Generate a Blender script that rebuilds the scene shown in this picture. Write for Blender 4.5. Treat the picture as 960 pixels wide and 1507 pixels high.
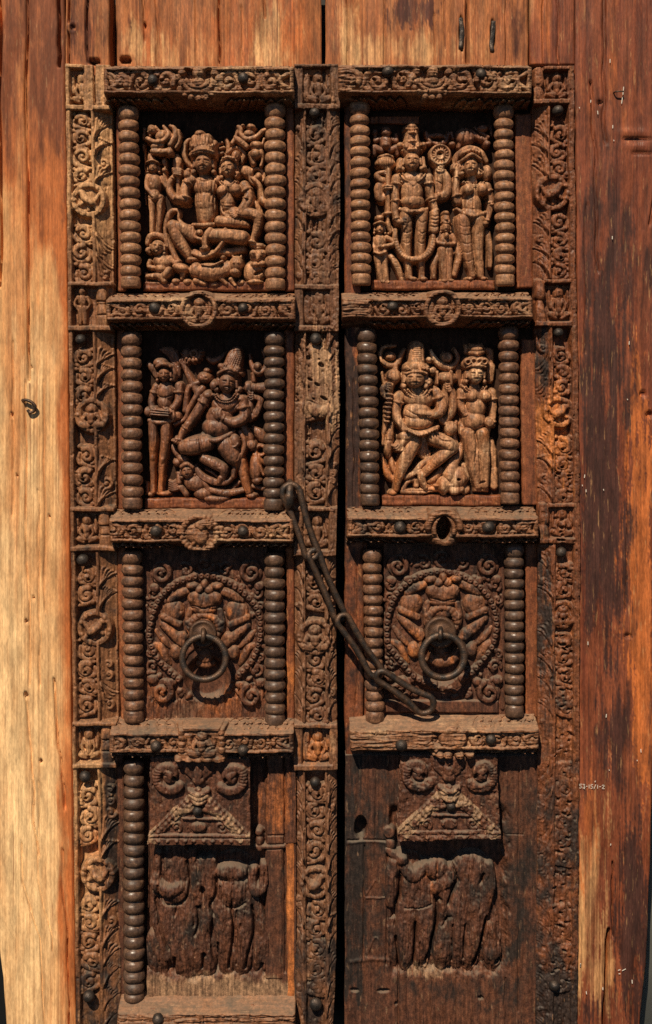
import bpy, bmesh, math, random
import numpy as np
from math import sin, cos, pi, radians, atan2, sqrt

# ------------------------------------------------------------------ clear
for _o in list(bpy.data.objects):
    bpy.data.objects.remove(_o)
scene = bpy.context.scene
COL = scene.collection

# ------------------------------------------------------------------ measures
# lengths are worked out in hand units of 1.6 mm; u = across, v = down, d = out of the wall
S = 0.0016
DIST = 1700.0            # viewing distance in units (2.7 m)
EYE_V = 600.0            # eye level
GROUND_V = 1535.0
def X(u, d=0.0): return (u - 480.0) * S * (1 - d / DIST)
def Z(v, d=0.0): return (GROUND_V - EYE_V) * S + (EYE_V - v) * S * (1 - d / DIST)
def Yd(d): return -d * S
def P(u, v, d): return (X(u, d), Yd(d), Z(v, d))

# ------------------------------------------------------------------ camera
cam_d = bpy.data.cameras.new("camera")
cam = bpy.data.objects.new("camera", cam_d)
COL.objects.link(cam)
cam.location = (0, -DIST * S, (GROUND_V - EYE_V) * S)
cam.rotation_euler = (radians(90), 0, 0)
cam_d.sensor_fit = 'VERTICAL'
cam_d.sensor_height = 36.0
cam_d.lens = 36.0 * DIST / 1507.0
cam_d.shift_y = -(753.5 - EYE_V) / 1507.0
cam_d.clip_start = 0.05
cam_d.clip_end = 200.0
scene.camera = cam

# ------------------------------------------------------------------ light
to_sun = np.array([-0.34, -1.0, 1.22]); to_sun /= np.linalg.norm(to_sun)
SUN_EL = math.asin(to_sun[2])
world = bpy.data.worlds.new("World")
scene.world = world
world.use_nodes = True
wn = world.node_tree.nodes
sky = wn.new('ShaderNodeTexSky')
sky.sky_type = 'NISHITA'
sky.sun_disc = False
sky.sun_elevation = SUN_EL
sky.altitude = 2600.0
sky.dust_density = 0.3
sky.air_density = 0.7
sky.sun_rotation = atan2(to_sun[0], to_sun[1])
wn['Background'].inputs['Strength'].default_value = 0.05
world.node_tree.links.new(sky.outputs[0], wn['Background'].inputs[0])
sun_d = bpy.data.lights.new("sun", 'SUN')
sun_d.energy = 5.0
sun_d.angle = radians(0.55)
sun_d.color = (1.0, 0.86, 0.66)
sun = bpy.data.objects.new("sun", sun_d)
COL.objects.link(sun)
sun.location = tuple(to_sun * 6)
sun.rotation_euler = (pi / 2 - SUN_EL, 0, atan2(to_sun[0], -to_sun[1]))
# lamp looks down its -Z: tilt away from the zenith towards the wall
import mathutils
sun.rotation_euler = mathutils.Vector(tuple(-to_sun)).to_track_quat('-Z', 'Y').to_euler()

scene.view_settings.view_transform = 'Standard'
scene.view_settings.look = 'None'
scene.view_settings.gamma = 1.0
scene.view_settings.use_curve_mapping = False
scene.view_settings.exposure = 0.2
scene.render.engine = 'CYCLES'
scene.cycles.max_bounces = 5
scene.cycles.use_denoising = False

# ------------------------------------------------------------------ noise
def _lat(ix, iy, seed):
    h = (ix.astype(np.int64) * 374761393 + iy.astype(np.int64) * 668265263 + seed * 982451653) & 0xffffffff
    h = ((h ^ (h >> 13)) * 1274126177) & 0xffffffff
    h = h ^ (h >> 16)
    return (h & 0xffff) / 65535.0
def vnoise(x, y, seed=0):
    x = np.asarray(x, float); y = np.asarray(y, float)
    ix = np.floor(x); iy = np.floor(y)
    fx = x - ix; fy = y - iy
    fx = fx * fx * (3 - 2 * fx); fy = fy * fy * (3 - 2 * fy)
    a = _lat(ix, iy, seed); b = _lat(ix + 1, iy, seed)
    c = _lat(ix, iy + 1, seed); d = _lat(ix + 1, iy + 1, seed)
    return (a * (1 - fx) + b * fx) * (1 - fy) + (c * (1 - fx) + d * fx) * fy
def fbm(x, y, seed=0, octv=4):
    s = 0; a = 0.5; t = 0
    for i in range(octv):
        s = s + a * vnoise(x, y, seed + i * 17); t += a
        a *= 0.55; x = x * 2.03; y = y * 2.03
    return s / t
def sst(a, b, x):
    t = np.clip((x - a) / (b - a), 0, 1)
    return t * t * (3 - 2 * t)

# ------------------------------------------------------------------ relief carving
def smax(a, b, k):
    h = np.clip(1 - np.abs(a - b) / k, 0, None)
    return np.maximum(a, b) + h * h * k * 0.25
def spline(pts, n=6):
    p = [np.array(q, float) for q in pts]
    if len(p) < 3: return p
    out = []
    for i in range(len(p) - 1):
        p0 = p[max(i - 1, 0)]; p1 = p[i]; p2 = p[i + 1]; p3 = p[min(i + 2, len(p) - 1)]
        for j in range(n):
            t = j / n
            out.append(0.5 * ((2 * p1) + (p2 - p0) * t + (2 * p0 - 5 * p1 + 4 * p2 - p3) * t * t + (3 * p1 - p0 - 3 * p2 + p3) * t ** 3))
    out.append(p[-1])
    return out

class Relief:
    """A carved surface: depth H over a grid of (u, v)."""
    def __init__(s, u0, v0, u1, v1, st=1.0, base=-99.0, stv=None):
        stv = stv or st
        s.us = np.linspace(u0, u1, max(2, int(round((u1 - u0) / st)) + 1))
        s.vs = np.linspace(v0, v1, max(2, int(round((v1 - v0) / stv)) + 1))
        s.U, s.V = np.meshgrid(s.us, s.vs)
        s.H = np.full(s.U.shape, float(base))
        s.kd = .75; s.rs = 1.0; s.re = 1.0
        s.frame()
    def frame(s, fx=0., fy=0., sc=1., m=(1, 0, 0, 1)):
        s.fx, s.fy, s.sc, s.m = fx, fy, sc, m
        return s
    def T(s, x, y):
        a, b, c, d = s.m
        return s.fx + (a * x + b * y) / s.sc, s.fy + (c * x + d * y) / s.sc
    def win(s, ua, va, ub, vb):
        i0 = int(np.searchsorted(s.us, ua)); i1 = int(np.searchsorted(s.us, ub))
        j0 = int(np.searchsorted(s.vs, va)); j1 = int(np.searchsorted(s.vs, vb))
        if i1 <= i0 or j1 <= j0: return None
        return (slice(j0, j1), slice(i0, i1))
    def _path(s, pts, fn, pad, n=6, fill=-1e3):
        q = []
        for p in spline(pts, n):
            u, v = s.T(p[0], p[1]); q.append((u, v) + tuple(p[2:]))
        us = [p[0] for p in q]; vs = [p[1] for p in q]
        w = s.win(min(us) - pad, min(vs) - pad, max(us) + pad, max(vs) + pad)
        if w is None: return None, None
        T = np.full(s.U[w].shape, fill)
        u0 = s.us[w[1].start]; 
        for a, b in zip(q[:-1], q[1:]):
            ww = s.win(min(a[0], b[0]) - pad, min(a[1], b[1]) - pad, max(a[0], b[0]) + pad, max(a[1], b[1]) + pad)
            if ww is None: continue
            U = s.U[ww]; V = s.V[ww]
            dx = b[0] - a[0]; dy = b[1] - a[1]; L = dx * dx + dy * dy + 1e-9
            t = np.clip(((U - a[0]) * dx + (V - a[1]) * dy) / L, 0, 1)
            d = np.sqrt((U - a[0] - t * dx) ** 2 + (V - a[1] - t * dy) ** 2)
            h = fn(d, [p0 + (p1 - p0) * t for p0, p1 in zip(a[2:], b[2:])])
            sl = (slice(ww[0].start - w[0].start, ww[0].stop - w[0].start), slice(ww[1].start - w[1].start, ww[1].stop - w[1].start))
            T[sl] = np.maximum(T[sl], h)
        return w, T
    def t(s, pts, k=None, f=1.0, n=6, slope=5.0):
        """tapered round tube: points (x, y, radius, z)"""
        k = k or s.kd
        rm = max(p[2] for p in pts) / s.sc
        def fn(d, a):
            r = np.maximum(a[0] / s.sc * s.rs, 0.2); z = a[1]
            q = d / r
            return np.where(q < 1, z + f * r * .92 * np.sqrt(np.clip(1 - q ** 2.6, 0, 1)), z - slope * (d - r))
        w, T = s._path(pts, fn, rm + 3, n)
        if w is not None: s.H[w] = smax(s.H[w], T, k)
        return s
    def g(s, pts, wd=1.0, dep=1.5, n=6):
        """cut (dep>0) or raise (dep<0) a line; width in units"""
        pts = [tuple(p) + (0,) if len(p) == 2 else p for p in pts]
        w, T = s._path(pts, lambda d, a: np.exp(-(d / wd) ** 2), wd * 3 + 1, n, 0.0)
        if w is not None: s.H[w] -= dep * T
        return s
    def _ell(s, x, y, rx, ry, a, pad=1.6):
        u, v = s.T(x, y); rx *= s.re / s.sc; ry *= s.re / s.sc
        R_ = max(rx, ry) * pad + 2
        w = s.win(u - R_, v - R_, u + R_, v + R_)
        if w is None: return None, None, rx, ry
        dx = s.U[w] - u; dy = s.V[w] - v
        c, sn = cos(a), sin(a)
        p = (dx * c + dy * sn) / rx; q = (-dx * sn + dy * c) / ry
        return w, np.sqrt(p * p + q * q), rx, ry
    def b(s, x, y, rx, ry, z, hz=None, a=0.0, k=None, slope=5.0, pw=0.5):
        """ellipsoid"""
        w, q, rx, ry = s._ell(x, y, rx, ry, a)
        if w is None: return s
        k = k or s.kd
        if hz is None: hz = 0.8 * min(rx, ry)
        h = np.where(q < 1, z + hz * np.clip(1 - q ** 2.3, 0, 1) ** pw, z - slope * (q - 1) * min(rx, ry))
        s.H[w] = smax(s.H[w], h, k)
        return s
    def p(s, x, y, rx, ry, amp, a=0.0):
        """add a soft bump (amp<0: dent)"""
        w, q, rx, ry = s._ell(x, y, rx, ry, a, 2.2)
        if w is None: return s
        s.H[w] += amp * np.exp(-q * q * 1.4)
        return s
    def hole(s, x, y, rx, ry, dep, a=0.0, edge=0.25):
        """cut a hole down to depth dep"""
        w, q, rx, ry = s._ell(x, y, rx, ry, a)
        if w is None: return s
        m = 1 - sst(1 - edge, 1 + edge, q)
        s.H[w] = s.H[w] * (1 - m) + np.minimum(s.H[w], dep) * m
        return s
    def ring(s, x, y, R_, r, z, a0=0., a1=2 * pi, k=1.0, f=1.0, n=28, sy=1.0):
        pts = [(x + R_ * cos(a0 + (a1 - a0) * i / n), y + sy * R_ * sin(a0 + (a1 - a0) * i / n), r, z) for i in range(n + 1)]
        return s.t(pts, k=k, f=f, n=1)
    def box(s, x0, y0, x1, y1, z, bev=1.5, k=0.6):
        u0, v0 = s.T(x0, y0); u1, v1 = s.T(x1, y1)
        u0, u1 = min(u0, u1), max(u0, u1); v0, v1 = min(v0, v1), max(v0, v1)
        w = s.win(u0 - 4, v0 - 4, u1 + 4, v1 + 4)
        if w is None: return s
        U = s.U[w]; V = s.V[w]
        d = np.minimum(np.minimum(U - u0, u1 - U), np.minimum(V - v0, v1 - V))
        h = np.where(d >= 0, z - bev * (1 - np.clip(d / max(bev, .01), 0, 1)) ** 2, z - bev + 6 * d)
        s.H[w] = smax(s.H[w], h, k)
        return s
    def beads(s, pts, r, z, sp=2.1, n=8, holes=False):
        q = spline(pts, n); acc = 0; last = None
        for p in q:
            if last is not None: acc += math.hypot(p[0] - last[0], p[1] - last[1])
            if last is None or acc >= r * sp:
                s.b(p[0], p[1], r, r, z, r / s.sc * 0.9, k=0.5); acc = 0
                if holes: s.p(p[0], p[1], r * .35, r * .35, -r / s.sc * 0.8)
            last = p
        return s
    def spiral(s, x, y, R_, r0, r1, z, turns=1.5, a0=0., dirn=1, k=0.8, f=0.9, Rend=0.12, ball=True):
        N = int(14 * turns)
        pts = []
        for i in range(N + 1):
            q = i / N
            rr = R_ * (1 - q) + R_ * Rend * q
            an = a0 + dirn * 2 * pi * turns * q
            pts.append((x + rr * cos(an), y + rr * sin(an), r0 + (r1 - r0) * q, z + 1.5 * q))
        s.t(pts, k=k, f=f, n=2)
        if ball: s.b(x, y, R_ * .2, R_ * .2, z + 1, R_ * .2 / s.sc, k=0.5)
        return s
    def head(s, x, y, w, h, z, a=0., turn=0., ears=True, hair=None):
        """a carved face; turn shifts the features sideways"""
        c, sn = cos(a), sin(a)
        def L(p, q): return x + p * w * c - q * h * sn, y + p * w * sn + q * h * c
        W = w / s.sc
        s.b(x, y, w * .5, h * .52, z, W * .5, a=a)
        s.b(*L(turn * .4, .18), w * .38, h * .34, z, W * .47, a=a)
        if ears:
            for e in (-1, 1):
                s.t([(*L(.5 * e, -.12), w * .09, z + W * .1), (*L(.53 * e, .15), w * .08, z + W * .12)])
                s.b(*L(.54 * e, .36), w * .13, w * .14, z + W * .1)
        t = turn
        s.p(*L(t, .0), w * .075, h * .17, W * .11, a)          # nose
        s.p(*L(t, .12), w * .12, h * .06, W * .07, a)
        for e in (-1, 1):
            s.p(*L(t + .2 * e, -.05), w * .15, h * .055, -W * .085, a)   # socket
            s.p(*L(t + .2 * e, -.015), w * .11, h * .04, W * .075, a)    # lid
            s.p(*L(t + .2 * e, -.14), w * .17, h * .035, W * .05, a + .15 * e)
            s.p(*L(t + .24 * e, .17), w * .12, h * .1, W * .04, a)
        s.p(*L(t, .2), w * .2, h * .03, -W * .06, a)
        s.p(*L(t, .25), w * .15, h * .03, W * .07, a)
        s.p(*L(t, .285), w * .16, h * .016, -W * .07, a)
        s.p(*L(t, .32), w * .12, h * .03, W * .06, a)
        s.p(*L(t, .44), w * .12, h * .05, W * .06, a)
        return s
    def rough(s, amp=0.5, grain=0.0, seed=1, axis='v', fine=.35, chips=1.0):
        on = s.H > -50
        d = amp * (fbm(s.U / 7, s.V / 7, seed, 3) - .5) * 2 + fine * (fbm(s.U / 2.4, s.V / 3.2, seed + 9, 3) - .5) * 2
        d = d + fine * (1 - 2.2 * np.abs(2 * fbm(s.U / 6, s.V / 10, seed + 13, 2) - 1))
        c = fbm(s.U / 5, s.V / 9, seed + 11, 3)
        d = d - chips * 1.6 * sst(.66, .78, c)
        if grain:
            gu, gv = (s.U / 1.8, s.V / 34) if axis == 'v' else (s.U / 34, s.V / 1.8)
            g_ = fbm(gu, gv, seed + 5, 3)
            d = d + grain * (g_ - .5) * 2 - grain * 2.5 * sst(.68, .8, g_)
        s.H = np.where(on, s.H + d, s.H)
        return s

# ------------------------------------------------------------------ objects
def setp(o, label=None, cat=None, group=None, kind=None):
    if label: o["label"] = label
    if cat: o["category"] = cat
    if group: o["group"] = group
    if kind: o["kind"] = kind
    return o
BASES = {}
def thing(name, base, label, cat, group=None):
    o = bpy.data.objects.new(name, None)
    o.empty_display_size = 0.05
    COL.objects.link(o)
    o.location = base
    BASES[o.name] = np.array(base, float)
    return setp(o, label, cat, group)
def worldbase(o):
    b = np.zeros(3)
    while o is not None:
        b += np.array(o.location); o = o.parent
    return b
def link(name, me, mat, parent=None, loc=(0, 0, 0), label=None):
    """link a mesh whose coordinates are relative to the world point loc"""
    o = bpy.data.objects.new(name, me)
    COL.objects.link(o)
    if parent is not None:
        o.parent = parent
        o.location = tuple(np.array(loc) - worldbase(parent))
    else:
        o.location = loc
    if mat is not None and len(me.materials) == 0: me.materials.append(mat)
    if label: o["label"] = label
    return o
def mesh_np(name, co, faces, smooth=True, tone=None):
    me = bpy.data.meshes.new(name)
    co = np.asarray(co, np.float32); faces = np.asarray(faces, np.int32)
    nf, k = faces.shape
    me.vertices.add(len(co)); me.vertices.foreach_set("co", co.ravel())
    me.loops.add(nf * k); me.loops.foreach_set("vertex_index", faces.ravel())
    me.polygons.add(nf)
    me.polygons.foreach_set("loop_start", np.arange(0, nf * k, k, dtype=np.int32))
    me.polygons.foreach_set("loop_total", np.full(nf, k, np.int32))
    if smooth: me.polygons.foreach_set("use_smooth", np.ones(nf, bool))
    me.update(calc_edges=True)
    if tone is not None:
        at = me.attributes.new("tone", 'FLOAT_COLOR', 'POINT')
        c = np.ones((len(co), 4), np.float32); c[:, :3] = tone
        at.data.foreach_set("color", c.ravel())
    return me
NV = [0]
def carve(R, name, mat, parent, dref, zmin=0.0, tone=None, label=None, skirt=None, shear=None, keep=None, warp=1.0):
    """turn a Relief into a mesh; everything at or below zmin is left out"""
    H = R.H
    nv, nu = H.shape
    inside = H > zmin if keep is None else keep
    cell = inside[:-1, :-1] | inside[1:, :-1] | inside[:-1, 1:] | inside[1:, 1:]
    jj, ii = np.nonzero(cell)
    idx = np.arange(nv * nu).reshape(nv, nu)
    f = np.stack([idx[jj, ii], idx[jj + 1, ii], idx[jj + 1, ii + 1], idx[jj, ii + 1]], 1)
    used = np.zeros(nv * nu, bool); used[f.ravel()] = True
    remap = np.cumsum(used) - 1
    f = remap[f]
    U = R.U.ravel()[used]; V = R.V.ravel()[used]; D = np.maximum(H.ravel()[used], zmin - 1.0)
    Us = U + (shear(U, V) if shear is not None else 0)
    wu = 3.2 * (fbm(Us / 75, V / 75, 901, 2) - .5) + 1.5 * (fbm(Us / 13, V / 13, 905, 2) - .5)
    wv = 3.6 * (fbm(Us / 75, V / 75, 911, 2) - .5) + 1.7 * (fbm(Us / 13, V / 13, 915, 2) - .5)
    co = np.stack([X(Us + wu * warp, dref), Yd(D), Z(V + wv * warp, dref)], 1)
    tn = None
    if tone is not None:
        tn = np.stack(np.broadcast_arrays(*tone(Us, V)), 1)
    if skirt is not None:
        # close the outline down to depth `skirt`
        e = np.concatenate([f[:, [0, 1]], f[:, [1, 2]], f[:, [2, 3]], f[:, [3, 0]]])
        key = np.sort(e, 1); kk = key[:, 0].astype(np.int64) * len(co) + key[:, 1]
        u_, inv, cnt = np.unique(kk, return_inverse=True, return_counts=True)
        be = e[cnt[inv] == 1]
        bv = np.unique(be); m2 = np.full(len(co), -1); m2[bv] = np.arange(len(bv)) + len(co)
        low = co[bv].copy(); low[:, 1] = Yd(skirt)
        co = np.concatenate([co, low])
        if tn is not None: tn = np.concatenate([tn, tn[bv]])
        f = np.concatenate([f, np.stack([be[:, 1], be[:, 0], m2[be[:, 0]], m2[be[:, 1]]], 1)])
    org = np.array([co[:, 0].mean(), co[:, 1].max(), co[:, 2].min()])
    NV[0] += len(f) * 2
    me = mesh_np(name, co - org, f, True, tn)
    return link(name, me, mat, parent, org, label)
def lathe(prof, seg=24, jit=0.0, seed=0):
    """prof: list of (radius, z) top to bottom; returns coordinates and quads"""
    rnd = np.random.RandomState(seed)
    n = len(prof); co = []
    for r, z in prof:
        for i in range(seg):
            a = 2 * pi * i / seg
            rr = r * (1 + jit * (float(fbm(np.array([a * 2.0]), np.array([z * .15 + seed * 7.1]), seed, 3)[0]) - .5))
            co.append((rr * cos(a), rr * sin(a), z))
    f = []
    for j in range(n - 1):
        for i in range(seg):
            i2 = (i + 1) % seg
            f.append((j * seg + i, (j + 1) * seg + i, (j + 1) * seg + i2, j * seg + i2))
    return np.array(co), np.array(f)
def tube_mesh(name, pts, r, seg=10, closed=False, jit=0.0, seed=0, cap=True):
    """round bar along world points (units already metres); r may be a list"""
    p = [mathutils.Vector(q) for q in pts]; n = len(p)
    rr = r if isinstance(r, (list, tuple, np.ndarray)) else [r] * n
    co = []; prev = None
    for i in range(n):
        if closed: tg = (p[(i + 1) % n] - p[i - 1]).normalized()
        else: tg = (p[min(i + 1, n - 1)] - p[max(i - 1, 0)]).normalized()
        if prev is None:
            a = mathutils.Vector((0, 1, 0)); 
            if abs(tg.dot(a)) > .9: a = mathutils.Vector((1, 0, 0))
            nx = tg.cross(a).normalized()
        else:
            nx = (prev - tg * prev.dot(tg)).normalized()
        prev = nx; ny = tg.cross(nx)
        for j in range(seg):
            an = 2 * pi * j / seg
            q = rr[i] * (1 + jit * (float(vnoise(np.array([i * .45]), np.array([j * .6]), seed)[0]) - .5))
            v = p[i] + (nx * cos(an) + ny * sin(an)) * q
            co.append(tuple(v))
    f = []
    m = n if closed else n - 1
    for i in range(m):
        i2 = (i + 1) % n
        for j in range(seg):
            j2 = (j + 1) % seg
            f.append((i * seg + j, i * seg + j2, i2 * seg + j2, i2 * seg + j))
    co = np.array(co)
    if not closed and cap:
        a = len(co); co = np.concatenate([co, [tuple(p[0]), tuple(p[-1])]])
        for j in range(seg):
            j2 = (j + 1) % seg
            f.append((a, j2, j, j)); f.append((a + 1, (n - 1) * seg + j, (n - 1) * seg + j2, (n - 1) * seg + j2))
        me = bpy.data.meshes.new(name)
        me.from_pydata([tuple(c) for c in co], [], [tuple(dict.fromkeys(q)) for q in f])
        for pl in me.polygons: pl.use_smooth = True
        return me
    return mesh_np(name, co, np.array(f))

# ------------------------------------------------------------------ materials
def wood(name, A, B, pale, dark, orange, axis='z', gscale=1.0, pb=0.0, kb=0.0, ob=0.0, rlo=.38, rhi=.72, dust=0.0, bump=0.35, speck=0.5, dustcol=(.42, .36, .27), fleck=.5, brd=False, spec=.3):
    m = bpy.data.materials.new(name); m.use_nodes = True
    nt = m.node_tree; N = nt.nodes; Lk = nt.links
    bs = N['Principled BSDF']
    geo = N.new('ShaderNodeNewGeometry')
    att = N.new('ShaderNodeAttribute'); att.attribute_name = 'tone'
    sep = N.new('ShaderNodeSeparateColor'); Lk.new(att.outputs['Color'], sep.inputs[0])
    def mapp(sx, sy, sz, off=0.0):
        mp = N.new('ShaderNodeMapping'); mp.inputs['Scale'].default_value = (sx, sy, sz); mp.inputs['Location'].default_value = (off, off * .7, off * 1.3)
        Lk.new(geo.outputs['Position'], mp.inputs[0]); return mp.outputs[0]
    def noise(vec, sc, det=5, rough=.6, dist=0.0):
        n = N.new('ShaderNodeTexNoise'); n.inputs['Scale'].default_value = sc; n.inputs['Detail'].default_value = det
        n.inputs['Roughness'].default_value = rough; n.inputs['Distortion'].default_value = dist
        Lk.new(vec, n.inputs['Vector']); return n.outputs['Fac']
    def mth(op, a, b=None, clamp=False):
        n = N.new('ShaderNodeMath'); n.operation = op; n.use_clamp = clamp
        for i, q in enumerate((a, b)):
            if q is None: continue
            if isinstance(q, (int, float)): n.inputs[i].default_value = q
            else: Lk.new(q, n.inputs[i])
        return n.outputs[0]
    def rng(v, a, b, c=0., d=1.):
        n = N.new('ShaderNodeMapRange'); n.interpolation_type = 'SMOOTHSTEP'
        for i, q in enumerate((a, b, c, d)): n.inputs[i + 1].default_value = q
        Lk.new(v, n.inputs[0]); return n.outputs[0]
    def mix(fac, a, b, mode='MIX'):
        n = N.new('ShaderNodeMix'); n.data_type = 'RGBA'; n.blend_type = mode
        if isinstance(fac, (int, float)): n.inputs[0].default_value = fac
        else: Lk.new(fac, n.inputs[0])
        for i, q in ((6, a), (7, b)):
            if isinstance(q, tuple): n.inputs[i].default_value = q + (1,)
            else: Lk.new(q, n.inputs[i])
        return n.outputs[2]
    off = (sum(map(ord, name)) % 97) * .37
    lo, hi = (2.2, 260) if brd else (7 * gscale, 190 * gscale)
    st = {'z': (hi, hi * .5, lo), 'x': (lo, hi * .5, hi)}[axis]
    if brd: st2m = .13
    st2 = {'z': (hi * .16, hi * .16, lo * .35), 'x': (lo * .35, hi * .16, hi * .16)}[axis]
    g1 = noise(mapp(*st, off), 1.0, 6, .62, .3)
    g2 = noise(mapp(*st2, off + 3), 1.0, 6, .65, .6)
    pt = noise(mapp(*((15, 15, 2.6) if brd else (9, 9, 6)), off + 5), 1.0, 6, .6, .4)
    pt2 = noise(mapp(*((26, 26, 4.5) if brd else (24, 24, 15)), off + 9), 1.0, 6, .62, .3)
    pt3 = noise(mapp(*((20, 20, 3) if brd else (14, 14, 8)), off + 15), 1.0, 6, .6, .3)
    fine = noise(mapp(1, 1, .22 if brd else 1, off), 330.0, 3, .65)
    mot = noise(mapp(*((60, 60, 14) if brd else (115, 115, 70)), off + 21), 1.0, 5, .62)
    fl = noise(mapp(*((190, 190, 22) if brd else {'z': (150, 150, 30), 'x': (30, 150, 150)}[axis]), off + 27), 1.0, 4, .62)
    col = mix(rng(g2, .3, .7), A, B) if brd else mix(rng(g2, .3, .7), A, B)
    # worn pale wood, dark varnish, raw orange wood
    f = mth('ADD', mth('ADD', pt, mth('MULTIPLY', g1, .35)), mth('ADD', sep.outputs[0], pb)); col = mix(rng(f, .62, 1.06) if brd else rng(f, .70, .98), col, pale)
    f = mth('ADD', mth('ADD', pt3, mth('MULTIPLY', g2, .3)), mth('ADD', sep.outputs[2], ob)); col = mix(rng(f, .72, .98), col, orange)
    f = mth('ADD', mth('ADD', pt2, mth('MULTIPLY', g2, .35)), mth('ADD', sep.outputs[1], kb)); kf = rng(f, .70, .95); col = mix(kf, col, dark)
    if fleck: col = mix(mth('MULTIPLY', rng(fl, .60, .70), fleck), col, pale)
    gr = rng(g1, .28, .72, 1 - .5 * speck, 1 + .25 * speck)
    sp = rng(fine, .3, .7, 1 - .42 * speck, 1 + .28 * speck)
    cmb = N.new('ShaderNodeCombineColor')
    mul = mth('MULTIPLY', mth('MULTIPLY', gr, sp), rng(mot, .28, .72, 1 - .62 * speck, 1 + .55 * speck))
    for i in range(3): Lk.new(mul, cmb.inputs[i])
    col = mix(1.0, col, cmb.outputs[0], 'MULTIPLY')
    rg = mth('ADD', rng(pt2, .3, .7, rlo, rhi), mth('MULTIPLY', fine, .12))
    if dust > 0:
        sx = N.new('ShaderNodeSeparateXYZ'); Lk.new(geo.outputs['Normal'], sx.inputs[0])
        df = mth('MULTIPLY', rng(mth('ADD', sx.outputs[2], mth('MULTIPLY', mth('SUBTRACT', pt2, .5), 1.2)), .25, .95), dust)
        col = mix(df, col, dustcol)
        rg = mth('ADD', rg, mth('MULTIPLY', df, .35), True)
    if brd:
        ck = noise(mapp(170, 170, 1.6, off + 33), 1.0, 3, .5, .15)
        col = mix(mth('MULTIPLY', rng(ck, .66, .71), .75), col, dark)
    Lk.new(col, bs.inputs['Base Color']); Lk.new(rg, bs.inputs['Roughness'])
    bs.inputs['Specular IOR Level'].default_value = spec
    bp = N.new('ShaderNodeBump'); bp.inputs['Strength'].default_value = bump; bp.inputs['Distance'].default_value = .0022
    Lk.new(mth('ADD', mth('ADD', g1, mth('MULTIPLY', g2, .8)), mth('MULTIPLY', fine, .5)), bp.inputs['Height'])
    Lk.new(bp.outputs[0], bs.inputs['Normal'])
    return m
def iron(name, A, B, r=.42):
    m = bpy.data.materials.new(name); m.use_nodes = True
    nt = m.node_tree; N = nt.nodes; Lk = nt.links; bs = N['Principled BSDF']
    geo = N.new('ShaderNodeNewGeometry')
    n1 = N.new('ShaderNodeTexNoise'); n1.inputs['Scale'].default_value = 70; n1.inputs['Detail'].default_value = 6
    n2 = N.new('ShaderNodeTexNoise'); n2.inputs['Scale'].default_value = 420; n2.inputs['Detail'].default_value = 4
    for n in (n1, n2): Lk.new(geo.outputs['Position'], n.inputs['Vector'])
    cr = N.new('ShaderNodeValToRGB'); cr.color_ramp.elements[0].position = .4; cr.color_ramp.elements[1].position = .68
    cr.color_ramp.elements[0].color = A + (1,); cr.color_ramp.elements[1].color = B + (1,)
    Lk.new(n1.outputs[0], cr.inputs[0]); Lk.new(cr.outputs[0], bs.inputs['Base Color'])
    mr = N.new('ShaderNodeMapRange'); mr.inputs[3].default_value = r - .1; mr.inputs[4].default_value = r + .25
    Lk.new(n2.outputs[0], mr.inputs[0]); Lk.new(mr.outputs[0], bs.inputs['Roughness'])
    bs.inputs['Metallic'].default_value = .55
    bp = N.new('ShaderNodeBump'); bp.inputs['Strength'].default_value = .5; bp.inputs['Distance'].default_value = .002
    Lk.new(n2.outputs[0], bp.inputs['Height']); Lk.new(bp.outputs[0], bs.inputs['Normal'])
    return m
TAN = (.45, .235, .104); BR = (.185, .074, .032); DK = (.033, .019, .014); OR = (.40, .135, .038)
M = {}
M['post'] = wood('sunbleached_post_wood', (.56, .235, .083), (.67, .365, .152), (.80, .52, .255), (.19, .056, .022), (.46, .135, .036), pb=-.12, kb=-.28, ob=-.12, rlo=.5, rhi=.8, bump=.4, speck=.45, fleck=.2, brd=True)
M['lintel'] = wood('lintel_board_wood', (.27, .078, .025), (.41, .150, .052), (.66, .37, .16), (.085, .025, .014), (.42, .11, .028), pb=-.06, kb=-.08, ob=-.06, rlo=.5, rhi=.8, bump=.45, speck=.6, fleck=.35, brd=True)
M['rpost'] = wood('dark_red_post_wood', (.15, .037, .016), (.235, .064, .025), (.54, .29, .12), (.060, .021, .014), (.46, .125, .030), pb=-.28, kb=-.12, ob=-.15, rlo=.4, rhi=.7, bump=.5, speck=.6, fleck=.4, brd=True)
M['stile'] = wood('carved_stile_wood', BR, (.26, .115, .05), TAN, DK, OR, pb=-.12, kb=-.08, ob=-.2, bump=.4, dust=.1, speck=.7)
M['stile_in'] = wood('worn_inner_stile_wood', (.13, .053, .026), (.20, .092, .045), (.40, .225, .118), DK, OR, pb=-.14, kb=-.04, ob=-.2, bump=.5, dust=.15, speck=.7)
M['stile_r'] = wood('weathered_stile_wood', (.14, .044, .018), (.20, .068, .026), (.33, .17, .08), DK, (.42, .14, .038), pb=-.18, kb=-.02, ob=-.12, bump=.55, dust=.15, speck=.8)
M['rail'] = wood('carved_rail_wood', (.165, .066, .030), (.245, .104, .046), (.41, .235, .122), DK, OR, axis='x', pb=-.14, kb=-.04, ob=-.24, bump=.6, dust=.3, speck=.8, dustcol=(.31, .235, .165))
M['fig'] = wood('carved_figure_wood', (.26, .108, .050), (.42, .205, .098), (.66, .42, .24), (.050, .024, .017), (.44, .145, .042), gscale=.7, pb=-.05, kb=-.05, ob=-.16, rlo=.34, rhi=.66, bump=.4, dust=.08, speck=.8, fleck=.7)
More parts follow.
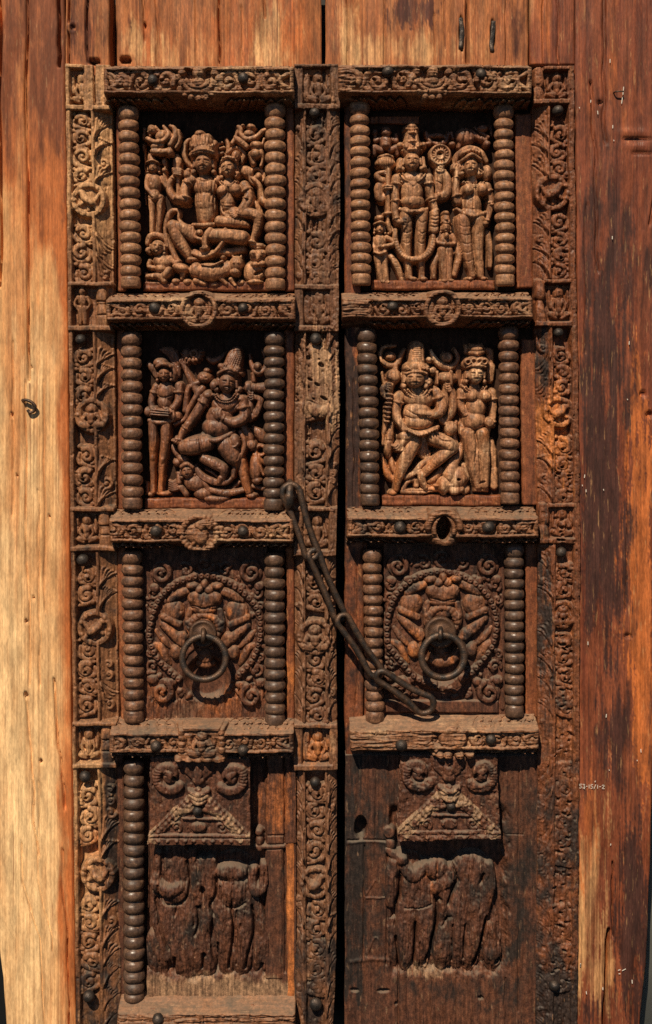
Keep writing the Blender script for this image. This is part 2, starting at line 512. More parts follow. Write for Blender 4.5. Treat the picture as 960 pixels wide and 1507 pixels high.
M['figd'] = wood('dark_varnished_figure_wood', (.145, .058, .031), (.235, .094, .044), (.42, .205, .095), (.028, .018, .014), (.36, .115, .036), gscale=.7, pb=-.2, kb=-.04, ob=-.17, rlo=.3, rhi=.6, bump=.35, dust=.12, speck=.75, spec=.42)
M['figm'] = wood('dull_carved_wood', (.13, .050, .024), (.215, .082, .036), (.38, .19, .09), (.036, .020, .015), (.40, .13, .038), gscale=.7, pb=-.2, kb=-.05, ob=-.16, rlo=.42, rhi=.75, bump=.45, dust=.15, speck=.8)
M['worn'] = wood('eroded_panel_wood', (.078, .030, .017), (.125, .045, .021), (.27, .155, .085), (.026, .016, .012), (.31, .095, .028), pb=-.23, kb=-.03, ob=-.18, bump=.7, rlo=.5, rhi=.8, dust=.35, speck=.85, dustcol=(.28, .225, .165))
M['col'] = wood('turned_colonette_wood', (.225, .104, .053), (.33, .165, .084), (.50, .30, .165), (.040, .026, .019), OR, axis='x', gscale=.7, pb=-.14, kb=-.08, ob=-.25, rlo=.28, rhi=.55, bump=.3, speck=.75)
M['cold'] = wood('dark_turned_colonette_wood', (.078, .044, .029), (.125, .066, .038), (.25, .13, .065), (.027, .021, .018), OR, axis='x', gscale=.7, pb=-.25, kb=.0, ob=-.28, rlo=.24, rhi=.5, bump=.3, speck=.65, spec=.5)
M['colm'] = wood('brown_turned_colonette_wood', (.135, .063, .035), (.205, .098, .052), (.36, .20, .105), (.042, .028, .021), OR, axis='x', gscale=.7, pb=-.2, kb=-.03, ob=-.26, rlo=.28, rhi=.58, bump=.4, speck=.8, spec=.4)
M['strip'] = wood('panel_frame_wood', (.15, .043, .018), (.24, .078, .029), (.46, .21, .085), (.042, .019, .013), (.48, .155, .042), pb=-.26, kb=-.06, ob=-.18, bump=.4, speck=.7)
M['void'] = wood('sooty_panel_back_wood', (.035, .020, .014), (.055, .028, .018), (.05, .025, .017), (.012, .009, .008), (.045, .02, .011), pb=-.3, kb=0., ob=-.3, bump=.3, spec=.04)  # wood colour blackened to stand in for deep shade behind the figures
M['iron'] = iron('blackened_iron', (.040, .030, .024), (.13, .070, .040), .42)
M['nail'] = iron('iron_nail_head', (.030, .025, .022), (.085, .058, .042), .45)
def plain(name, c, r=.9):
    m = bpy.data.materials.new(name); m.use_nodes = True
    nt = m.node_tree; N = nt.nodes; bs = N['Principled BSDF']
    n1 = N.new('ShaderNodeTexNoise'); n1.inputs['Scale'].default_value = 35; n1.inputs['Detail'].default_value = 8
    cr = N.new('ShaderNodeValToRGB')
    cr.color_ramp.elements[0].color = tuple(q * .7 for q in c) + (1,); cr.color_ramp.elements[1].color = tuple(q * 1.2 for q in c) + (1,)
    nt.links.new(n1.outputs[0], cr.inputs[0]); nt.links.new(cr.outputs[0], bs.inputs['Base Color'])
    bs.inputs['Roughness'].default_value = r
    return m
M['plaster'] = plain('grey_plaster', (.40, .39, .33)); M['gap_shade'] = plain('gap_shade_black', (.02, .016, .013))  # second colour is near-black, painted as the shade in the gaps
M['white'] = plain('white_paint', (.62, .55, .46))

# ================================================================== the setting
def box_mesh(name, u0, v0, u1, v1, d0, d1, dref=None):
    dref = d1 if dref is None else dref
    xs = [X(u0, dref), X(u1, dref)]; zs = [Z(v1, dref), Z(v0, dref)]; ys = [Yd(d1), Yd(d0)]
    co = [(x, y, z) for z in zs for y in ys for x in xs]
    org = np.array([sum(xs) / 2, ys[1], zs[0]])
    f = [(0, 1, 5, 4), (1, 3, 7, 5), (3, 2, 6, 7), (2, 0, 4, 6), (4, 5, 7, 6), (0, 2, 3, 1)]
    return mesh_np(name, np.array(co) - org, np.array(f), False), org
me, org = box_mesh('back_wall', -500, -300, 1460, 1560, -90, -64)
setp(link('back_wall', me, M['gap_shade'], None, org), 'dark back wall, its black standing in for shade seen through the gaps', None, None, 'structure')  # black sheet added for the dark void behind the boards
me, org = box_mesh('side_wall', 925, -300, 1460, 1560, -60, -24)
setp(link('side_wall', me, M['plaster'], None, org), 'grey plaster wall beyond the right board', None, None, 'structure')

# ---------------------------------------------------------------- plank surround
surround = thing('door_surround', P(480, 1535, 0), 'bare reddish plank surround framing the two carved door leaves', 'door surround')
def lerp_fn(pairs):
    vs = np.array([p[0] for p in pairs], float); us = np.array([p[1] for p in pairs], float)
    return lambda v: np.interp(v, vs, us)
def board(xl, xr, v0, v1, depth, mat, cracks=(), tone=None, seed=1, rough=1.2, st=1.5, label=None, feats=None, wob=1.0):
    xl0 = float(np.mean(xl(np.linspace(v0, v1, 30)))); xr0 = float(np.mean(xr(np.linspace(v0, v1, 30))))
    R = Relief(xl0, v0, xr0, v1, st, depth, stv=3.0)
    R.H += rough * (fbm(R.U / 28, R.V / 190, seed, 4) - .5) * 2 + .5 * (fbm(R.U / 3.0, R.V / 60, seed + 3, 3) - .5) * 2
    e = np.minimum(R.U - xl0, xr0 - R.U)
    R.H -= 2.5 * np.exp(-e / 1.6)
    for pts, w_, dp in cracks:
        R.g(pts, w_ * 1.2, dp * 1.9, n=5)
    if feats: feats(R)
    def sh(U, V):
        t = (U - xl0) / (xr0 - xl0)
        w = wob * (fbm(V / 60 + seed * 9, V * 0 + seed, seed, 3) - .5) * 2
        return (xl(V) - xl0) * (1 - t) + (xr(V) - xr0) * t + w
    return carve(R, 'board', mat, surround, depth, -60, tone, label, skirt=-21, shear=sh, warp=.25)
def crack(u, v0, v1, seed, amp=4, lean=0.0, n=9):
    r = random.Random(seed); pts = []
    for i in range(n):
        q = i / (n - 1)
        pts.append((u + lean * q + r.uniform(-amp, amp) * .5, v0 + (v1 - v0) * q))
    return pts
def stain(U, V, u, v, ru, rv, seed, p=1.0):
    """an irregular patch, 0..1, with its own ragged, fibrous outline"""
    n = .7 * (fbm(U / 14, V / 55, seed, 4) - .5) + 1.1 * (fbm(U / 3.2, V / 70, seed + 41, 4) - .5) + .4 * (fbm(U / 2.0, V / 3.0, seed + 77, 3) - .5)
    q = np.sqrt(((U - u) / ru) ** 2 + ((V - v) / rv) ** 2) + n * 1.2
    return (1 - sst(.35, 1.25, q)) * p
# left post: pale and orange below, redder above
def tone_left(U, V):
    n = fbm(U / 22, V / 160, 5, 4) - .5
    low = sst(240, 620, V + n * 260)
    right = sst(70, 104, U + n * 30)
    pale = -.28 + .58 * low * (1 - .6 * right) + .3 * n
    dark = .52 * (1 - sst(60, 520, V + n * 240)) + .1 * n + .16 * stain(U, V, 104, 250, 16, 260, 6) + .1 * stain(U, V, 2, 1000, 7, 500, 8) + .22 * stain(U, V, 20, 1490, 30, 60, 9)
    org = .0 + .4 * right * sst(150, 400, V) + .12 * stain(U, V, 45, 1250, 12, 140, 7) + .46 * (1 - sst(240, 520, V + n * 200))
    return pale, dark, org
def feats_left(R):
    for (u, v, r) in ((22, 610, 2), (42, 915, 1.8), (52, 880, 1.5), (41, 1024, 3), (60, 1120, 2), (75, 760, 1.5), (30, 700, 1.5), (50, 540, 1.5)):
        R.hole(u, v, r, r * 1.6, 24)
    R.ring(41, 1024, 7, 1.2, 30.4, f=.5)
cr_left = [(crack(8, -20, 420, 1), 1.3, 7), (crack(47, -20, 560, 2, 3), 1.2, 5), (crack(94, -20, 96, 3, 2), 1.5, 9), (crack(44, 560, 1010, 4, 6), .9, 3),
           (crack(40, 1020, 1260, 5, 5, 14), .9, 3), (crack(78, 1000, 1190, 6, 3, 14), 1.1, 5), (crack(25, 500, 760, 7, 3), .9, 2.5), (crack(60, 720, 1010, 8, 3), .8, 2), (crack(88, 1250, 1540, 9, 3), 1.0, 4), (crack(68, 560, 900, 10, 4), .8, 2), (crack(33, 1240, 1540, 11, 4), .8, 2.5), (crack(56, 1150, 1400, 12, 4), .8, 2)]
leafL_edge = lerp_fn([(-80, 94), (94, 96), (420, 99), (740, 102), (1060, 105), (1300, 108), (1560, 113)])
board(lerp_fn([(-80, -60), (1300, -60), (1380, -4), (1440, 5), (1560, 12)]), leafL_edge, -80, 1545, 32, M['post'], cr_left, tone_left, 11, label='wide left board, bleached pale tan towards the bottom', feats=feats_left)
def tone_top(U, V):
    n = fbm(U / 12, V / 60, 15, 4) - .5
    pale = .26 * stain(U, V, 210, 65, 30, 45, 16) + .27 * stain(U, V, 420, 60, 50, 70, 17) + .22 * stain(U, V, 300, 80, 90, 34, 18) + .3 * stain(U, V, 515, 70, 22, 80, 19) + .22 * stain(U, V, 600, 75, 90, 28, 21) - .06
    dark = .26 * stain(U, V, 130, 30, 60, 110, 26) + .42 * stain(U, V, 605, 15, 50, 34, 27) + .26 * stain(U, V, 755, 40, 30, 70, 28) + .24 * stain(U, V, 270, 25, 18, 50, 29) + .2 * stain(U, V, 350, 20, 12, 60, 31) - .04 + .2 * n
    org = .16 * stain(U, V, 330, 50, 160, 70, 30) + .05 + .15 * n
    return pale, dark, org
def feats_a(R):
    R.hole(108, 42, 4, 6, 27); R.hole(138, 90, 8, 4, 12); R.ring(108, 40, 7, 2, 31, f=.6)
board(lerp_fn([(-80, 96), (110, 96.5)]), lerp_fn([(-80, 158), (30, 161), (110, 162)]), -80, 112, 31, M['lintel'],
      [(crack(101, -60, 100, 21, 2), 1.2, 6), (crack(128, -60, 90, 22, 2), 1.2, 5)], tone_top, 21, feats=feats_a, wob=2.5, label='narrow board above the left stile with a dark hole')
def feats_b(R):
    R.hole(184, 88, 8, 5, 10); R.hole(214, 37, 1.8, 4, 22)
board(lerp_fn([(-80, 171), (20, 170), (60, 172), (110, 172)]), lerp_fn([(-80, 473), (110, 474)]), -80, 112, 32, M['lintel'],
      [(crack(323, -60, 92, 31, 2), 1.2, 6), (crack(390, -60, 25, 32, 1), 1.0, 4), (crack(231, -60, 100, 33, 3), .8, 2.5), (crack(288, -40, 100, 34, 2), .8, 2), (crack(212, -60, 60, 35, 2), .9, 3), (crack(356, 10, 100, 36, 2), .7, 2)], tone_top, 31, feats=feats_b, wob=1.5, label='orange board above the left leaf')
def feats_c(R):
    R.hole(679, 49, 3.6, 25, 24, edge=.15); R.hole(725, 52, 3.6, 23, 24, edge=.15)
board(lerp_fn([(-80, 479), (110, 479)]), lerp_fn([(-80, 777), (110, 777.5)]), -80, 112, 32, M['lintel'],
      [(crack(687, -60, 92, 41, 2), 1.5, 7), (crack(512, -60, 100, 42, 2), .9, 3), (crack(566, -60, 100, 43, 2), .8, 2.5), (crack(655, -40, 70, 44, 2), .8, 2.5), (crack(640, 20, 100, 45, 2), .7, 2), (crack(745, -60, 100, 46, 2), .7, 2)], tone_top, 41, feats=feats_c, label='orange board above the right leaf with a dark upper stain')
def tone_right(U, V):
    n = fbm(U / 14, V / 90, 55, 5) - .5
    up = 1 - sst(140, 420, V + n * 240)
    streak = stain(U, V, 868, 1320, 46, 200, 56) 
    streak2 = stain(U, V, 880, 1430, 40, 70, 57)
    top = 1 - sst(20, 110, V + n * 60)
    pale = -.04 + .10 * up + .50 * np.maximum(streak, streak2 * .9) + .20 * top + .36 * stain(U, V, 905, 720, 4, 160, 58) + .25 * stain(U, V, 890, 950, 4, 70, 59)
    dark = .14 + .22 * stain(U, V, 895, 330, 50, 190, 60) + .34 * stain(U, V, 885, 720, 42, 260, 61) + .2 * stain(U, V, 900, 1090, 30, 80, 62) + .36 * stain(U, V, 930, 1360, 30, 170, 63) - .34 * top - .42 * streak - .1 * up + .25 * stain(U, V, 870, 1480, 22, 35, 67)
    org = -.02 + .66 * stain(U, V, 940, 800, 30, 300, 64) + .3 * stain(U, V, 868, 1220, 26, 110, 69) + .35 * stain(U, V, 948, 1050, 20, 190, 65) + .3 * stain(U, V, 900, 1420, 24, 90, 66) + .25 * up + .2 * stain(U, V, 850, 470, 60, 70, 68)
    return pale, dark, org
def feats_r(R):
    R.hole(877, 151, 3, 3, 24); R.hole(920, 205, 16, 2.5, 27); R.hole(926, 226, 12, 2, 28); R.hole(944, 580, 5, 5, 27); R.hole(930, 936, 7, 3, 28); R.hole(955, 610, 6, 4, 26)
    R.p(915, 195, 20, 6, 2.2); R.p(922, 216, 18, 5, 2)
cr_r = [(crack(868, 120, 400, 51, 4, 8), 1.0, 4), (crack(882, -60, 210, 52, 3), 1.2, 4), (crack(912, 1270, 1380, 53, 3, 3), 1.1, 6), (crack(907, 1370, 1545, 54, 3), 2.0, 14), (crack(946, -60, 330, 55, 2), 1.0, 4), (crack(860, 300, 520, 56, 3), .8, 2), (crack(925, 640, 900, 57, 3), .8, 2), (crack(800, -60, 95, 58, 2), .8, 2)]
board(lerp_fn([(-80, 780), (97, 780.5), (98, 780.5), (112, 782)]), lerp_fn([(-80, 846), (112, 847)]), -80, 95, 32, M['rpost'], [cr_r[-1], (crack(822, -60, 95, 59, 3), .9, 3)], tone_right, 51, label='short board above the right stile')
board(lerp_fn([(-80, 847.5), (95, 846), (420, 849), (740, 850.5), (1100, 848.5), (1560, 845)]), lerp_fn([(-80, 1010), (250, 1010), (330, 990), (700, 975), (1250, 958), (1330, 955), (1420, 951), (1480, 944), (1560, 938)]), -80, 1545, 32, M['rpost'], cr_r[:-1], tone_right, 52, rough=1.6, label='right board stained dark red, with a pale streak near the bottom', feats=feats_r)

# painted inventory number on the right board
def glyph_strokes():
    # unit boxes 0..1 (y down)
    G = {'5': [[(1, 0), (.1, 0), (.1, .45), (.8, .45), (1, .7), (.75, 1), (0, 1)]], '3': [[(0, 0), (.9, .05), (.45, .42), (1, .7), (.7, 1), (0, .95)]],
         '-': [[(.1, .5), (.9, .5)]], '1': [[(.3, .1), (.5, 0), (.5, 1)]], '/': [[(.9, 0), (.1, 1.05)]], '2': [[(0, .2), (.5, 0), (1, .25), (0, 1), (1, 1)]]}
    return G
def paint_strokes(strokes, d, r):
    co = []; f = []
    for st_ in strokes:
        for a, b in zip(st_[:-1], st_[1:]):
            dx, dy = b[0] - a[0], b[1] - a[1]; L = math.hypot(dx, dy) + 1e-6
            nx, ny = -dy / L * r, dx / L * r; ex, ey = dx / L * r * .6, dy / L * r * .6
            i = len(co)
            for (u, v) in ((a[0] + nx - ex, a[1] + ny - ey), (a[0] - nx - ex, a[1] - ny - ey), (b[0] - nx + ex, b[1] - ny + ey), (b[0] + nx + ex, b[1] + ny + ey)):
                co.append(P(u, v, d))
            f.append((i, i + 1, i + 2, i + 3))
    co = np.array(co); org = co.mean(0)
    return mesh_np('inventory_number', co - org, np.array(f), False), org
stk = []; G = glyph_strokes(); u = 853.0
for ch, w_ in (('5', 3.4), ('3', 3.4), ('-', 2.2), ('1', 2.0), ('5', 3.2), ('/', 3.2), ('1', 2.0), ('-', 2.6), ('2', 3.6)):
    for s_ in G[ch]: stk.append([(u + p[0] * w_, 1154.0 + (u - 853) * .03 + p[1] * 5.6) for p in s_])
    u += w_ + 1.4
me, org = paint_strokes(stk, 34.6, .42)
boards = [o for o in surround.children]
link('inventory_number', me, M['white'], boards[-1], org, 'small white painted inventory number 53-15/1-2')

r_ = random.Random(77); spk = [[(918, 128), (917, 139)], [(916.5, 142), (915, 152)], [(910, 1428), (913, 1427)], [(916, 1428.5), (921, 1426)], [(911, 1433), (913, 1433)]]
for i in range(26):
    u = r_.uniform(852, 945); v = r_.uniform(30, 1480); spk.append([(u, v), (u + r_.uniform(-.6, .6), v + r_.uniform(.8, 5))])
me, org = paint_strokes(spk, 34.8, .6)
o = link('paint_specks', me, M['white'], boards[-1], org, 'stray white paint specks on the right board'); o["kind"] = "stuff"

# ================================================================== door leaves
leafL = thing('door_leaf', P(300, 1535, 0), 'left carved wooden door leaf with a chain stapled to its inner stile', 'door leaf')
leafR = thing('door_leaf', P(670, 1535, 0), 'right carved wooden door leaf with an oval keyhole in its third rail', 'door leaf')

# ---------------------------------------------------------------- carving motifs
def scrolls(R, x0, x1, y0, y1, z, seed, first=1, pitch=None, gap=None):
    """a running vine: alternating fleshy leaf scrolls with drilled holes, down a band (in the current frame)"""
    r = random.Random(seed); w = x1 - x0; sc = R.sc
    y = y0; d = first
    pitch = pitch or w * .95
    while y < y1 - pitch * .45:
        h = pitch * r.uniform(.8, 1.2); cy = y + h * .5; cx = (x0 + x1) / 2 + d * w * r.uniform(-.02, .09)
        if gap is None or not gap(cy):
            R_ = min(w, h) * .46; a0 = -pi / 2 - d * r.uniform(.0, 1.2); z_ = z + r.uniform(-1, 1)
            R.b(cx, cy, R_ * .95, R_ * .95, z_ - 6.5, 3, pw=.3)
            R.spiral(cx, cy, R_ * .80, w * r.uniform(.12, .15), w * .065, z_ - 1, turns=r.uniform(1.1, 1.4), a0=a0, dirn=d, f=1.0, ball=False, k=.5)
            R.b(cx, cy, w * .085, w * .085, z_, w * .12 / sc, k=.4)
            # ribbed leaf wrapped round the volute
            for q in range(r.randint(2, 3)):
                a1 = a0 + d * (.5 + q * 1.5)
                R.ring(cx, cy, R_ * 1.02, w * .07, z_ - 2.2, a1, a1 + d * 1.1, k=.5, n=8)
                R.b(cx + R_ * cos(a1 + d * 1.1), cy + R_ * sin(a1 + d * 1.1), w * .1, w * .08, z_ - 2, w * .1 / sc, a=a1, k=.4)
            if r.random() < .7:
                a = a0 + d * 3.4 + r.uniform(-.4, .4); rr = R_ * .42
                R.hole(cx + cos(a) * rr, cy + sin(a) * rr, w * .06, w * .08, z - 13, a=a, edge=.35)
            # stem running on to the next scroll
            R.t([(cx - d * w * .40, cy - h * .1, w * .08, z - 3), (cx - d * w * .42, cy + h * .25, w * .1, z - 2.5), (cx + d * w * .05, cy + h * .47, w * .1, z - 2), (cx + d * w * .38, cy + h * .55, w * .07, z - 3)], k=.8, f=.9)
            for e in (-1, 1):
                if r.random() < .75:
                    R.t([(cx + e * w * .2, cy + h * .44, w * .05, z - 3), (cx + e * w * .36, cy + h * .36, w * .1, z - 1.5), (cx + e * w * .45, cy + h * .16, w * .04, z - 3)], k=.6, f=.9)
                if r.random() < .6:
                    R.b(cx + e * w * .4, cy - h * .42, w * .1, w * .1, z - 2.5, w * .1 / sc, k=.5)
        y += h; d = -d
def fronds(R, x0, x1, y0, y1, zf, seed, up=True, amp=2.4):
    """sprays of long leaves carved along a bevel; zf(u) gives the ground"""
    r = random.Random(seed); w = x1 - x0; y = y1 if up else y0; s_ = -1 if up else 1
    while (y > y0 + 14) if up else (y < y1 - 14):
        L = r.uniform(26, 44); n = r.randint(4, 6)
        if r.random() < .35:
            cx = x0 + w * .5; rr = abs(w) * r.uniform(.3, .4)
            R.spiral(cx, y + s_ * rr, rr, 2.2, 1.2, float(zf(cx)) + 1.2, turns=r.uniform(1, 1.4), a0=r.uniform(0, 6), dirn=r.choice((-1, 1)), f=.9)
            y += s_ * rr * 2.1
            continue
        for i in range(n):
            q = i / (n - 1); l = L * (1.05 - .55 * q)
            bx = x0 + w * .08 * q; by = y + s_ * 2 * i
            p = [(bx, by), (bx + w * (.08 + .25 * q), by + s_ * l * .45), (bx + w * (.16 + .55 * q), by + s_ * l * .8), (bx + w * (.26 + .68 * q), by + s_ * l * .86)]
            R.g(p, 1.5, -amp * r.uniform(.8, 1.4), n=5)
            R.g([(a + (1.6 if w > 0 else -1.6), b - s_ * 1.6) for a, b in p], .8, amp * .9, n=5)
        y += s_ * L * r.uniform(.72, .9)
def seated(R, x, y, w, h, z, seed=0, arms=True):
    """small seated figure in a niche"""
    r = random.Random(seed); sc = R.sc
    R.b(x, y - h * .27, w * .2, h * .19, z - 1, w * .12 / sc)            # halo
    R.b(x, y - h * .25, w * .11, h * .115, z + 1, w * .13 / sc)           # head
    R.b(x, y - h * .40, w * .08, h * .07, z, w * .08 / sc)                # crest
    R.b(x, y + h * .02, w * .155, h * .18, z, w * .15 / sc)               # chest
    R.b(x, y + h * .18, w * .13, h * .12, z, w * .14 / sc)
    for e in (-1, 1):
        R.t([(x + e * w * .17, y - h * .08, w * .065, z + .5), (x + e * w * .28, y + h * .1, w * .055, z + 1), (x + e * w * .17, y + h * .25, w * .05, z + 2)], k=.7)
        R.t([(x + e * w * .08, y + h * .3, w * .09, z + .5), (x + e * w * .36, y + h * .3, w * .1, z + 1), (x + e * w * .12, y + h * .39, w * .06, z + 1)], k=.7)
        if arms: R.t([(x + e * w * .38, y - h * .35, w * .06, z - 2), (x + e * w * .41, y - h * .1, w * .07, z - 2), (x + e * w * .37, y + h * .12, w * .06, z - 2)], k=.7)
def standing_small(R, x, y, w, h, z):
    R.b(x, y - h * .38, w * .15, h * .10, z + 1, w * .14 / R.sc)
    R.b(x, y - h * .15, w * .2, h * .16, z, w * .16 / R.sc)
    for e in (-1, 1):
        R.t([(x + e * w * .2, y - h * .24, w * .07, z), (x + e * w * .34, y - h * .08, w * .06, z), (x + e * w * .2, y + h * .05, w * .06, z + 1)], k=.7)
        R.t([(x + e * w * .1, y + h * .02, w * .12, z), (x + e * w * .11, y + h * .42, w * .08, z)], k=.7)
def medallion(R, x, y, r, z, seed, beads=15, kind='figure'):
    rr = random.Random(seed)
    R.b(x, y, r, r, z - 3, 1.0, k=.6, pw=.2)
    R.hole(x, y, r * .72, r * .72, z - 7.5, edge=.12)
    for i in range(beads):
        a = 2 * pi * i / beads + rr.uniform(-.08, .08)
        R.b(x + r * .86 * cos(a), y + r * .86 * sin(a), r * rr.uniform(.13, .17), r * rr.uniform(.12, .16), z - 4 + rr.uniform(-1, .6), r * .13, a=a, k=.6)
    if kind == 'figure':
        seated(R, x, y + r * .05, r * 1.75, r * 1.6, z - 3, seed)
    else:
        d = rr.choice((-1, 1))
        R.b(x - d * r * .05, y + r * .1, r * .45, r * .24, z - 2, r * .32, a=-.5 * d)
        R.t([(x + d * r * .2, y - r * .1, r * .22, z - 2), (x + d * r * .38, y - r * .4, r * .16, z - 3)], k=.7)
        R.b(x + d * r * .45, y - r * .42, r * .2, r * .13, z - 3, r * .15, a=.4 * d)
        for (a, b, c, e) in ((-.3, .25, -.5, .55), (-.05, .3, .0, .62), (.2, .1, .5, .3), (-.4, .0, -.62, -.35)):
            R.t([(x + d * a * r, y + b * r, r * .14, z - 4), (x + d * c * r, y + e * r, r * .1, z - 4)], k=.7)

# nail heads share their meshes
def nail_mesh(seed, r):
    rnd = random.Random(seed)
    prof = [(.05, 1.0), (.45, .93), (.78, .66), (.97, .25), (1.0, 0.0), (.9, -.35)]
    co, f = lathe([(a * r, b * r * 1.0) for a, b in prof], 12, .14, seed)
    co = co[:, [0, 2, 1]]; co[:, 1] *= -1                      # z -> towards the viewer
    me = mesh_np('nail', co * S, f[:, ::-1], True)
    return me
NAILS = [nail_mesh(i, 9.0) for i in range(5)]
for me in NAILS: me.materials.append(M['nail'])
nail_i = [0]
def nail(parent, u, v, d, sc=1.0):
    i = nail_i[0]; nail_i[0] += 1
    o = link('nail', NAILS[i % 5], None, parent, P(u, v, d))
    q_ = random.Random(i * 7 + 3); s1 = sc * q_.uniform(.86, 1.06)
    o.scale = (s1, q_.uniform(.7, 1.0), s1 * q_.uniform(.95, 1.12)); o.rotation_euler = (q_.uniform(-.2, .2), i * 1.3, q_.uniform(-.2, .2))
    return o

# ---------------------------------------------------------------- stiles
def stile_section_blocks(R, secs, blocks): pass
# left outer stile
R = Relief(97, 95, 161.5, 1540, 1.0, 21)
secs = [(161, 414), (487, 746), (812, 1062), (1130, 1540)]
blks = [(99, 158), (418, 483), (750, 808), (1066, 1126)]
inb = R.U > 136
R.H = np.where(inb, 37 - (R.U - 136) * .62, R.H)                                   # inner bevel
R.H -= np.where((R.U > 137) & (R.U < 159), 2.0, 0)
for i, (y0, y1) in enumerate(secs):
    mid = {0: 293, 1: 612, 2: 925, 3: 1288}[i]
    scrolls(R, 103.5, 132.5, y0 + (26 if i else 4), min(y1, 1455), 33, 100 + i, first=(1, -1)[i % 2], gap=lambda c: abs(c - mid) < 30)
    fronds(R, 138, 160, y0 + 26, mid - 24, lambda u: 35 - (u - 136) * .62, 200 + i, True)
    fronds(R, 138, 160, mid + 48, y1 - 2, lambda u: 35 - (u - 136) * .62, 220 + i, i % 2 == 1)
R.box(96, 90, 103, 1545, 40, 1.5); R.box(133, 158, 137, 1545, 39.5, 1.0)
for i, (y0, y1) in enumerate(secs):
    mid = {0: 293, 1: 612, 2: 925, 3: 1288}[i]
    medallion(R, 128 + i, mid, 25, 39.5, 300 + i, 14, kind='figure' if i == 1 else 'beast')
R.H = np.where((R.U < 99), np.minimum(R.H, 39), R.H)
for i, (y0, y1) in enumerate(blks):
    w = R.win(96, y0 - 3, 163, y1 + 4)
    flo = np.where(R.U[w] > 153, 30, 26.0)
    R.H[w] = flo
    R.box(96, y0 - 3, 162, y0 + 2.5, 42, 1.2); R.box(96, y1 - 3, 162, y1 + 4, 42, 1.5); R.box(96, y0, 102, y1, 41)
    R.frame(); seated(R, 119, (y0 + y1) / 2, 34, (y1 - y0) * .86, 32, i) if i != 1 else standing_small(R, 117, (y0 + y1) / 2, 34, (y1 - y0) * .9, 32)
    # small turned shaft beside the niche
    R.t([(146, y0 + 4, 7, 33), (146, y0 + 20, 8.5, 34), (146, y0 + 26, 5, 33), (147, (y0 + y1) / 2 + 4, 8, 34), (147, y1 - 12, 9, 34), (147, y1 - 4, 9, 34)], k=.6, f=.7)
    R.g([(138, y0 + 24), (155, y0 + 24)], 1.2, 3); R.g([(138, y1 - 20), (156, y1 - 20)], 1.2, 3)
wear = fbm(R.U / 18, R.V / 40, 71, 4)
low = sst(1350, 1500, R.V)
R.H = R.H * (1 - low * .55) + (31 + 4 * (wear - .5)) * low * .55
R.H = np.where((R.V < 162) & (R.U > 122) & (R.U < 136), 37 - 2 * wear, R.H)          # broken face of the top block
R.H = np.where((R.V < 150) & (R.U >= 136) & (R.U < 140), 16, R.H)
R.H = np.where((R.V < 150) & (R.U >= 140), 40 - 3 * wear, R.H)
R.rough(.6, .35, 72, 'v', .25, .8)
def tone_sl(U, V):
    n = fbm(U / 20, V / 70, 73, 4) - .5
    top = 1 - sst(330, 500, V + 80 * n)
    bot = sst(1040, 1110, V + 40 * n) * (1 - sst(1330, 1440, V))
    inn = sst(136, 146, U - (V - 95) * .0105)
    pale = .42 * top + .26 * bot * (1 - inn) + .1 * sst(720, 900, V) * (1 - inn) - .06
    dark = -.16 * top + .14 * sst(400, 540, V) * (1 - sst(900, 1000, V)) - .2 * bot * (1 - inn) + .26 * bot * inn + .25 * sst(1360, 1460, V)
    return pale, dark, .22 * bot * (1 - inn) + .12 * n + .05
shear_l = lambda U, V: (V - 95) * .0105
stileL = carve(R, 'stile', M['stile'], leafL, 38, -60, tone_sl, 'outer stile of tan wood with deeply cut vine scrolls', skirt=-20, shear=shear_l)
for u, v in ((119, 500), (122, 824), (126, 1143), (131, 1466)): nail(stileL, u, v, 37, .98)

# left leaf, inner stile
R = Relief(433.5, 95, 499, 1540, 1.0, 23)
R.H = np.where(R.U < 448, 20 + (R.U - 434) * 1.1, R.H)
R.H = np.where(R.U > 482, 38 - (R.U - 482) * .75, R.H)
secs = [(160, 418), (486, 746), (816, 1066), (1132, 1540)]
blks = [(96, 157), (422, 484), (750, 814), (1069, 1130)]
for i, (y0, y1) in enumerate(secs):
    mid = {0: 293, 1: 640, 2: 938, 3: 1300}[i]
    scrolls(R, 450, 481, y0 + 24, min(y1, 1470), 34, 400 + i, first=(-1, 1)[i % 2], gap=lambda c: abs(c - mid) < (30 if i != 1 else 10))
    fronds(R, 447, 435, y0 + 12, y1 - 10, lambda u: 20 + (u - 434) * 1.1, 420 + i, True, 2.0)
    fronds(R, 484, 498, y0 + 12, y1 - 10, lambda u: 38 - (u - 482) * .75, 440 + i, True, 2.2)
R.box(447.5, 158, 450, 1545, 38.5, .8); R.box(481, 158, 484, 1545, 39, .8)
medallion(R, 464, 293, 25, 39.5, 451, 14); medallion(R, 464, 938, 27, 40.5, 452, 15); medallion(R, 464, 1300, 23, 39.5, 453, 14, 'beast')
for i, (y0, y1) in enumerate(blks):
    w = R.win(433, y0 - 4, 499, y1 + 4); R.H[w] = np.where(R.U[w] < 445, 34, np.where(R.U[w] > 490, 36, 26))
    R.box(433, y0 - 3, 499, y0 + 3, 41, 1.2); R.box(433, y1 - 4, 493, y1 + 4, 42, 1.5); R.box(487, y0 - 3, 500, y1 + 4, 40, 1.5)
    R.box(433, y0 - 3, 446, y1 + 4, 39, 1.5)
    seated(R, 468, (y0 + y1) / 2 + 1, 38, (y1 - y0) * .86, 31, 10 + i)
    R.t([(452, y0 + 12, 4, 30), (451, y0 + 30, 5, 30), (452, y1 - 12, 4.5, 30)], k=.7)
